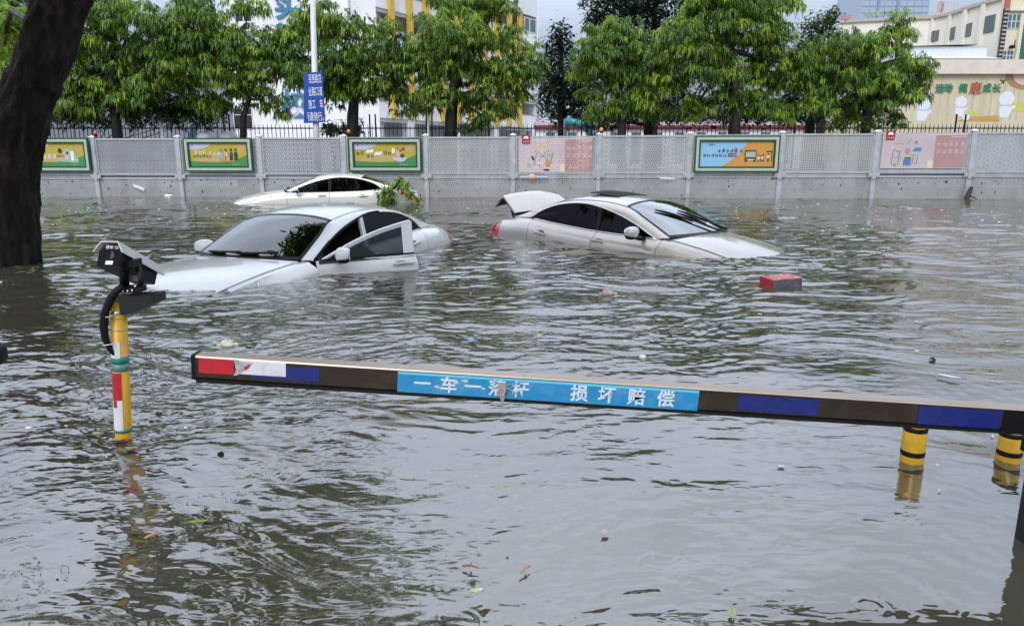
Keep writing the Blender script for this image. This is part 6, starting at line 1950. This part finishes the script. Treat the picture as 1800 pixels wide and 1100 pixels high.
# neck and universal joint
P0_ = Vector((wx(218), CY + .01, pz(462))); P1_ = Vector((wx(216), CY, pz(505)))
b = MB(); b.smooth = True; b.tube([P0_ + Vector((0, 0, .02)), P0_, P1_], [.030, .020, .018], 10); b.tube([Vector((wx(240), CY + .01, pz(468))), Vector((wx(248), CY, pz(490))), Vector((wx(242), CY, pz(506)))], [.012, .013, .012], 8); b.build('neck', M_BLACK, lp)
b = MB(); b.box(Vector((wx(226), CY, pz(462))), (.085, .06, .03)); b.box(Vector((wx(230), CY, pz(507))), (.085, .055, .022)); b.build('joint_plate', M_BLACK, lp)
b = MB(); b.smooth = True
for px, py in ((220, 509), (228, 509), (236, 508), (242, 501)): b.lathe(Vector((wx(px), CY - .028, pz(py))), [(.005, 0), (.005, .004), (.002, .006)], 8, Matrix.Rotation(math.pi / 2, 3, 'X'))
b.build('bolt', M_CHROME, lp)
b = MB(); b.poly([(wx(219), CY + .035, pz(497)), (wx(238), CY + .035, pz(497)), (wx(239), CY + .03, pz(484)), (wx(221), CY + .03, pz(487))]); b.build('silver_bracket', M_STEEL, lp)
# fill-in lamp under the camera: a black wedge
b = MB()
pts_ = [(214, 518), (271, 516), (271, 530), (235, 548), (214, 549)]
f0 = b.verts([(wx(x), CY - .045, pz(y)) for x, y in pts_]); f1 = b.verts([(wx(x) + .01, CY + .055, pz(y)) for x, y in pts_])
for k in range(5):
    k2 = (k + 1) % 5; b.face(f0 + k2, f0 + k, f1 + k, f1 + k2)
b.face(*[f0 + k for k in range(5)]); b.face(*[f1 + k for k in reversed(range(5))])
b.build('fill_lamp', mat('lamp_body', (.008, .0085, .010), .45), lp)
b = MB(); b.smooth = True
b.tube([Vector((wx(x), CY - .035 + dy, pz(y))) for x, y, dy in ((222, 500, 0), (211, 508, -.005), (200, 522, -.012), (189, 545, -.014), (183, 568, -.012), (182, 590, -.008), (187, 612, .0), (192, 622, .01))], [.012, .014, .0155, .016, .016, .014, .010, .006], 10); b.build('cable', M_RUBBER, lp)
b = MB(); b.smooth = True
for px, py in ((191, 552), (186, 600)):
    b = MB(); b.smooth = True
    b.tube([Vector((wx(px) + .02 * math.cos(a), CY - .04 + .02 * math.sin(a), pz(py) + .002 * math.cos(a))) for a in lin(0, 6.28, 12)], .002, 5)
    b.build('cable_tie', PR['white'], lp)

# black rounded housing poking in at the left edge
q = at_depth(-14, 623, 2.0)
t = thing('black_housing', 'black rounded plastic housing poking in at the left edge', 'housing', q)
b = MB(); b.smooth = True; b.blob(q, (.033, .04, .035), 14, 10, pw=.7); b.build('shell', M_BLACK, t)
b = MB(); b.smooth = True; b.tube([q, q + Vector((-.2, .0, -.02)), q + Vector((-.2, 0, -1.2))], .015, 8); b.build('bracket', M_BLACK, t)

# ------------------------------------------------------------------ things adrift
q = on_water(1380, 506); q.y += .11
bx = thing('floating_carton', 'red and white gift carton floating on the flood near the silver car', 'carton', (q.x, q.y, 0), (R(2), R(-3), R(14)))
b = MB(); b.box((0, 0, .005), (.30, .21, .15)); b.build('carton_body', mat('sodden_grey_card', (.14, .12, .14), .35, var=.5, vscale=12, dirt=(.02, .02, .025), dirt_amt=.8, dirt_scale=9), bx, world=False)
b = MB(); b.box((0, 0, .083), (.304, .214, .006)); b.build('lid', mat('carton_red', (.52, .02, .04), .3, dirt=(.65, .50, .50), dirt_amt=.9, dirt_scale=7), bx, world=False)
b = MB(); b.box((-.1535, 0, .005), (.004, .208, .146)); b.build('red_side', mat('carton_red_side', (.40, .02, .04), .35), bx, world=False)
b = MB()
CPl = Plane((0, 0, .0872), (1, 0, 0), (0, 0, 1), (0, 1, 0)); glyphs(b, CPl, -.08, .03, .0, 4, .05, 71); glyphs(b, CPl, -.10, -.05, .0, 3, .045, 72)
b.build('pale_print', PR['white'], bx, world=False)

LEAFM = [mat('floating_leaf_%d' % k, c, .35, var=.15, vscale=30) for k, c in enumerate(((.30, .42, .16), (.42, .48, .30), (.16, .28, .05), (.42, .24, .08)))]


def leaf(px, py, L, m, label, rot, name='floating_leaf', cat='leaf', wide=.42, curl=.12):
    q = on_water(px, py, .010)
    t = thing(name, label, cat, q, (0, 0, rot), group='leaves afloat')
    b = MB(); b.smooth = True
    b.grid([[Vector((L * (k - .5), L * wide * .5 * s * math.sin(math.pi * (.06 + .9 * k)) ** .8, .004 + L * curl * abs(s) * .5 + L * curl * .7 * (k - .5) ** 2)) for s in lin(-1, 1, 5)] for k in lin(0, 1, 9)], .0008)
    b.build('blade', m, t, world=False)
    b = MB(); b.tube([Vector((-L * .75, 0, .003)), Vector((0, 0, .006)), Vector((L * .45, 0, .007))], .0012, 5); b.build('stalk', m, t, world=False)


leaf(885, 858, .034, LEAFM[0], 'pale green leaf afloat below the banner, beneath its second word', .4)
leaf(838, 1042, .036, LEAFM[1], 'whitish green curled leaf afloat at the bottom edge, left of centre', .2, curl=.3)
leaf(348, 919, .055, LEAFM[2], 'long green leaf afloat below and right of the taped post', .1, wide=.3)
leaf(436, 839, .038, LEAFM[2], 'small bright green leaf afloat below the red end of the barrier arm', 1.1)
leaf(1287, 1078, .040, LEAFM[0], 'yellow green leaf afloat at the bottom edge, right of centre', 1.3)
leaf(1063, 936, .026, mat('pink_scrap', (.55, .36, .33), .5), 'small pinkish scrap afloat below the right half of the banner', .7, 'paper_scrap', 'litter', .8)
leaf(830, 601, .075, mat('blue_wrapper', (.12, .40, .62), .35), 'light blue wrapper afloat beyond the barrier banner', .1, 'wrapper', 'litter', .45)
leaf(1668, 664, .11, mat('white_strip', (.68, .70, .74), .4), 'white strip of film afloat beyond the right end of the barrier arm', -.75, 'film_strip', 'litter', .22)
for px0, py0, px1, py1, r_, m_, lab in ((255, 945, 284, 936, .0045, LEAFM[3], 'tan twig afloat below the taped post'), (813, 994, 842, 998, .0025, mat('reddish_twig', (.22, .05, .04), .5), 'thin reddish twig afloat near the bottom centre'), (915, 1006, 932, 994, .003, LEAFM[3], 'short orange twig afloat right of the thin reddish twig'), (228, 938, 262, 944, .003, M_BARK, 'thin dark twig touching the tan twig')):
    a_, c_ = on_water(px0, py0, .006), on_water(px1, py1, .006)
    t = thing('floating_twig', lab, 'twig', a_, group='twigs afloat')
    b = MB(); b.smooth = True; b.tube([a_, a_.lerp(c_, .5) + Vector((0, .004, .003)), c_], [r_, r_ * 1.1, r_ * .7], 6); b.build('stem', m_, t)
    b = MB(); b.tube([a_.lerp(c_, .4), a_.lerp(c_, .55) + Vector((0, .02, .004))], r_ * .5, 5); b.build('side_shoot', m_, t)
for px, py, s_, m_, lab, nm, cat in ((1068, 518, .05, mat('dirty_pink_foam', (.50, .40, .38), .5, var=.3, vscale=20), 'crumpled pinkish white cup afloat before the silver car', 'foam_cup', 'litter'), (1130, 629, .022, PR['white'], 'white foam lump afloat above the right half of the banner', 'foam_lump', 'litter'),
                                   (388, 799, .013, M_BLACK, 'small black lump afloat between the taped post and the banner', 'dark_lump', 'litter'), (1639, 633, .018, M_BARK, 'dark seed pod afloat right of the carton, above the arm', 'seed_pod', 'litter'), (297, 346, .13, PR['white'], 'white bottle afloat against the hoarding by the ribbed crate', 'floating_bottle', 'bottle'), (400, 608, .04, mat('yellowish_foam', (.66, .63, .55), .6, var=.2, vscale=30), 'clot of whitish foam beside the red end of the barrier arm', 'foam_clot', 'litter')):
    q = on_water(px, py)
    t = thing(nm, lab, cat, q)
    b = MB(); b.smooth = True
    if nm == 'floating_bottle':
        b.tube([q + Vector((-s_, 0, .03)), q + Vector((-s_ * .9, 0, .03)), q + Vector((s_ * .5, 0, .03)), q + Vector((s_ * .8, 0, .03)), q + Vector((s_ * 1.1, 0, .03))], [.03, .05, .05, .025, .02], 10)
    else:
        b.blob(q + Vector((0, 0, s_ * .25)), (s_, s_ * .7, s_ * .7), 12, 8, jit=.22)
        if nm in ('foam_clot', 'foam_cup'): b.blob(q + Vector((s_ * 1.1, .01, s_ * .1)), (s_ * .6, s_ * .5, s_ * .35), 9, 6, jit=.3); b.blob(q + Vector((-s_ * 1.2, .0, s_ * .1)), (s_ * .4, s_ * .4, s_ * .3), 9, 6, jit=.3)
    b.build('body', m_, t)
    b = MB(); b.smooth = True
    b.blob(q + Vector((s_ * .5, -s_ * .3, s_ * .2)), (s_ * .3, s_ * .25, s_ * .3), 8, 5, jit=.3); b.build('chip', m_, t)

# foam flecks and the little crowns thrown up by raindrops: uncountable
def flecks(name, n, m, seed, kind):
    rg = np.random.default_rng(seed); b = MB(); b.smooth = True
    for k in range(n):
        d_ = 2.2 + 19 * rg.random() ** .75; a = rg.uniform(R(-37), R(37))
        x, y = d_ * math.sin(a), d_ * math.cos(a)
        if kind == 'foam':
            s = rg.uniform(.003, .008) * (1 + d_ * .09)
            b.blob((x, y, .004), (s * rg.uniform(.8, 2.2), s, s * .45), 6, 4)
        else:
            s = rg.uniform(.0012, .0026) * (1 + d_ * .10)
            b.lathe((x, y, -.004), [(s * 2.2, 0), (s * 1.6, s * 1.6), (s * .6, s * 2.6), (s * .2, s * 3.2)], 5)
    o = b.build(name, m, None)
    o['kind'] = 'stuff'
flecks('foam_flecks', 260, PR['white'], 31, 'foam')
flecks('rain_splashes', 330, mat('splash_white', (.62, .64, .68), .2), 32, 'drop')


# drift of leaves, bark and straw gathered where the water slackens
b = MB()
rg = np.random.default_rng(55)
spots = [(-6.0, 7.3, .8, 60), (-5.0, 7.4, .5, 30), (CX, CY - .05, .25, 16), (-5.6, 19.0, 1.6, 40)] + [(HP.p(u, 0, .3).x, HP.p(u, 0, .3).y, 1.3, 26) for u in PU[2:15]]
for (x, y, r_, n_) in spots:
    for k in range(n_):
        q = Vector((x + rg.normal(0, r_ * .6), y + (rg.normal(0, r_ * .25) if r_ < 1.2 else -abs(rg.normal(0, .25))), .008))
        L_ = rg.uniform(.02, .06) * (1 if y < 10 else 1.7); W_ = L_ * rg.uniform(.12, .45); a = rg.uniform(0, 3.14)
        e1_, e2_ = Vector((math.cos(a), math.sin(a), 0)) * L_, Vector((-math.sin(a), math.cos(a), 0)) * W_
        b.m = int(rg.integers(0, 3))
        b.poly([q - e1_, q - e2_ + Vector((0, 0, .003)), q + e1_, q + e2_ + Vector((0, 0, .004))])
o = b.build('drift_litter', [mat('drift_straw', (.34, .28, .17), .6, var=.3, vscale=20), mat('drift_leaf', (.12, .15, .05), .5, var=.4, vscale=20), mat('drift_bark', (.06, .045, .03), .7)])
o['kind'] = 'stuff'
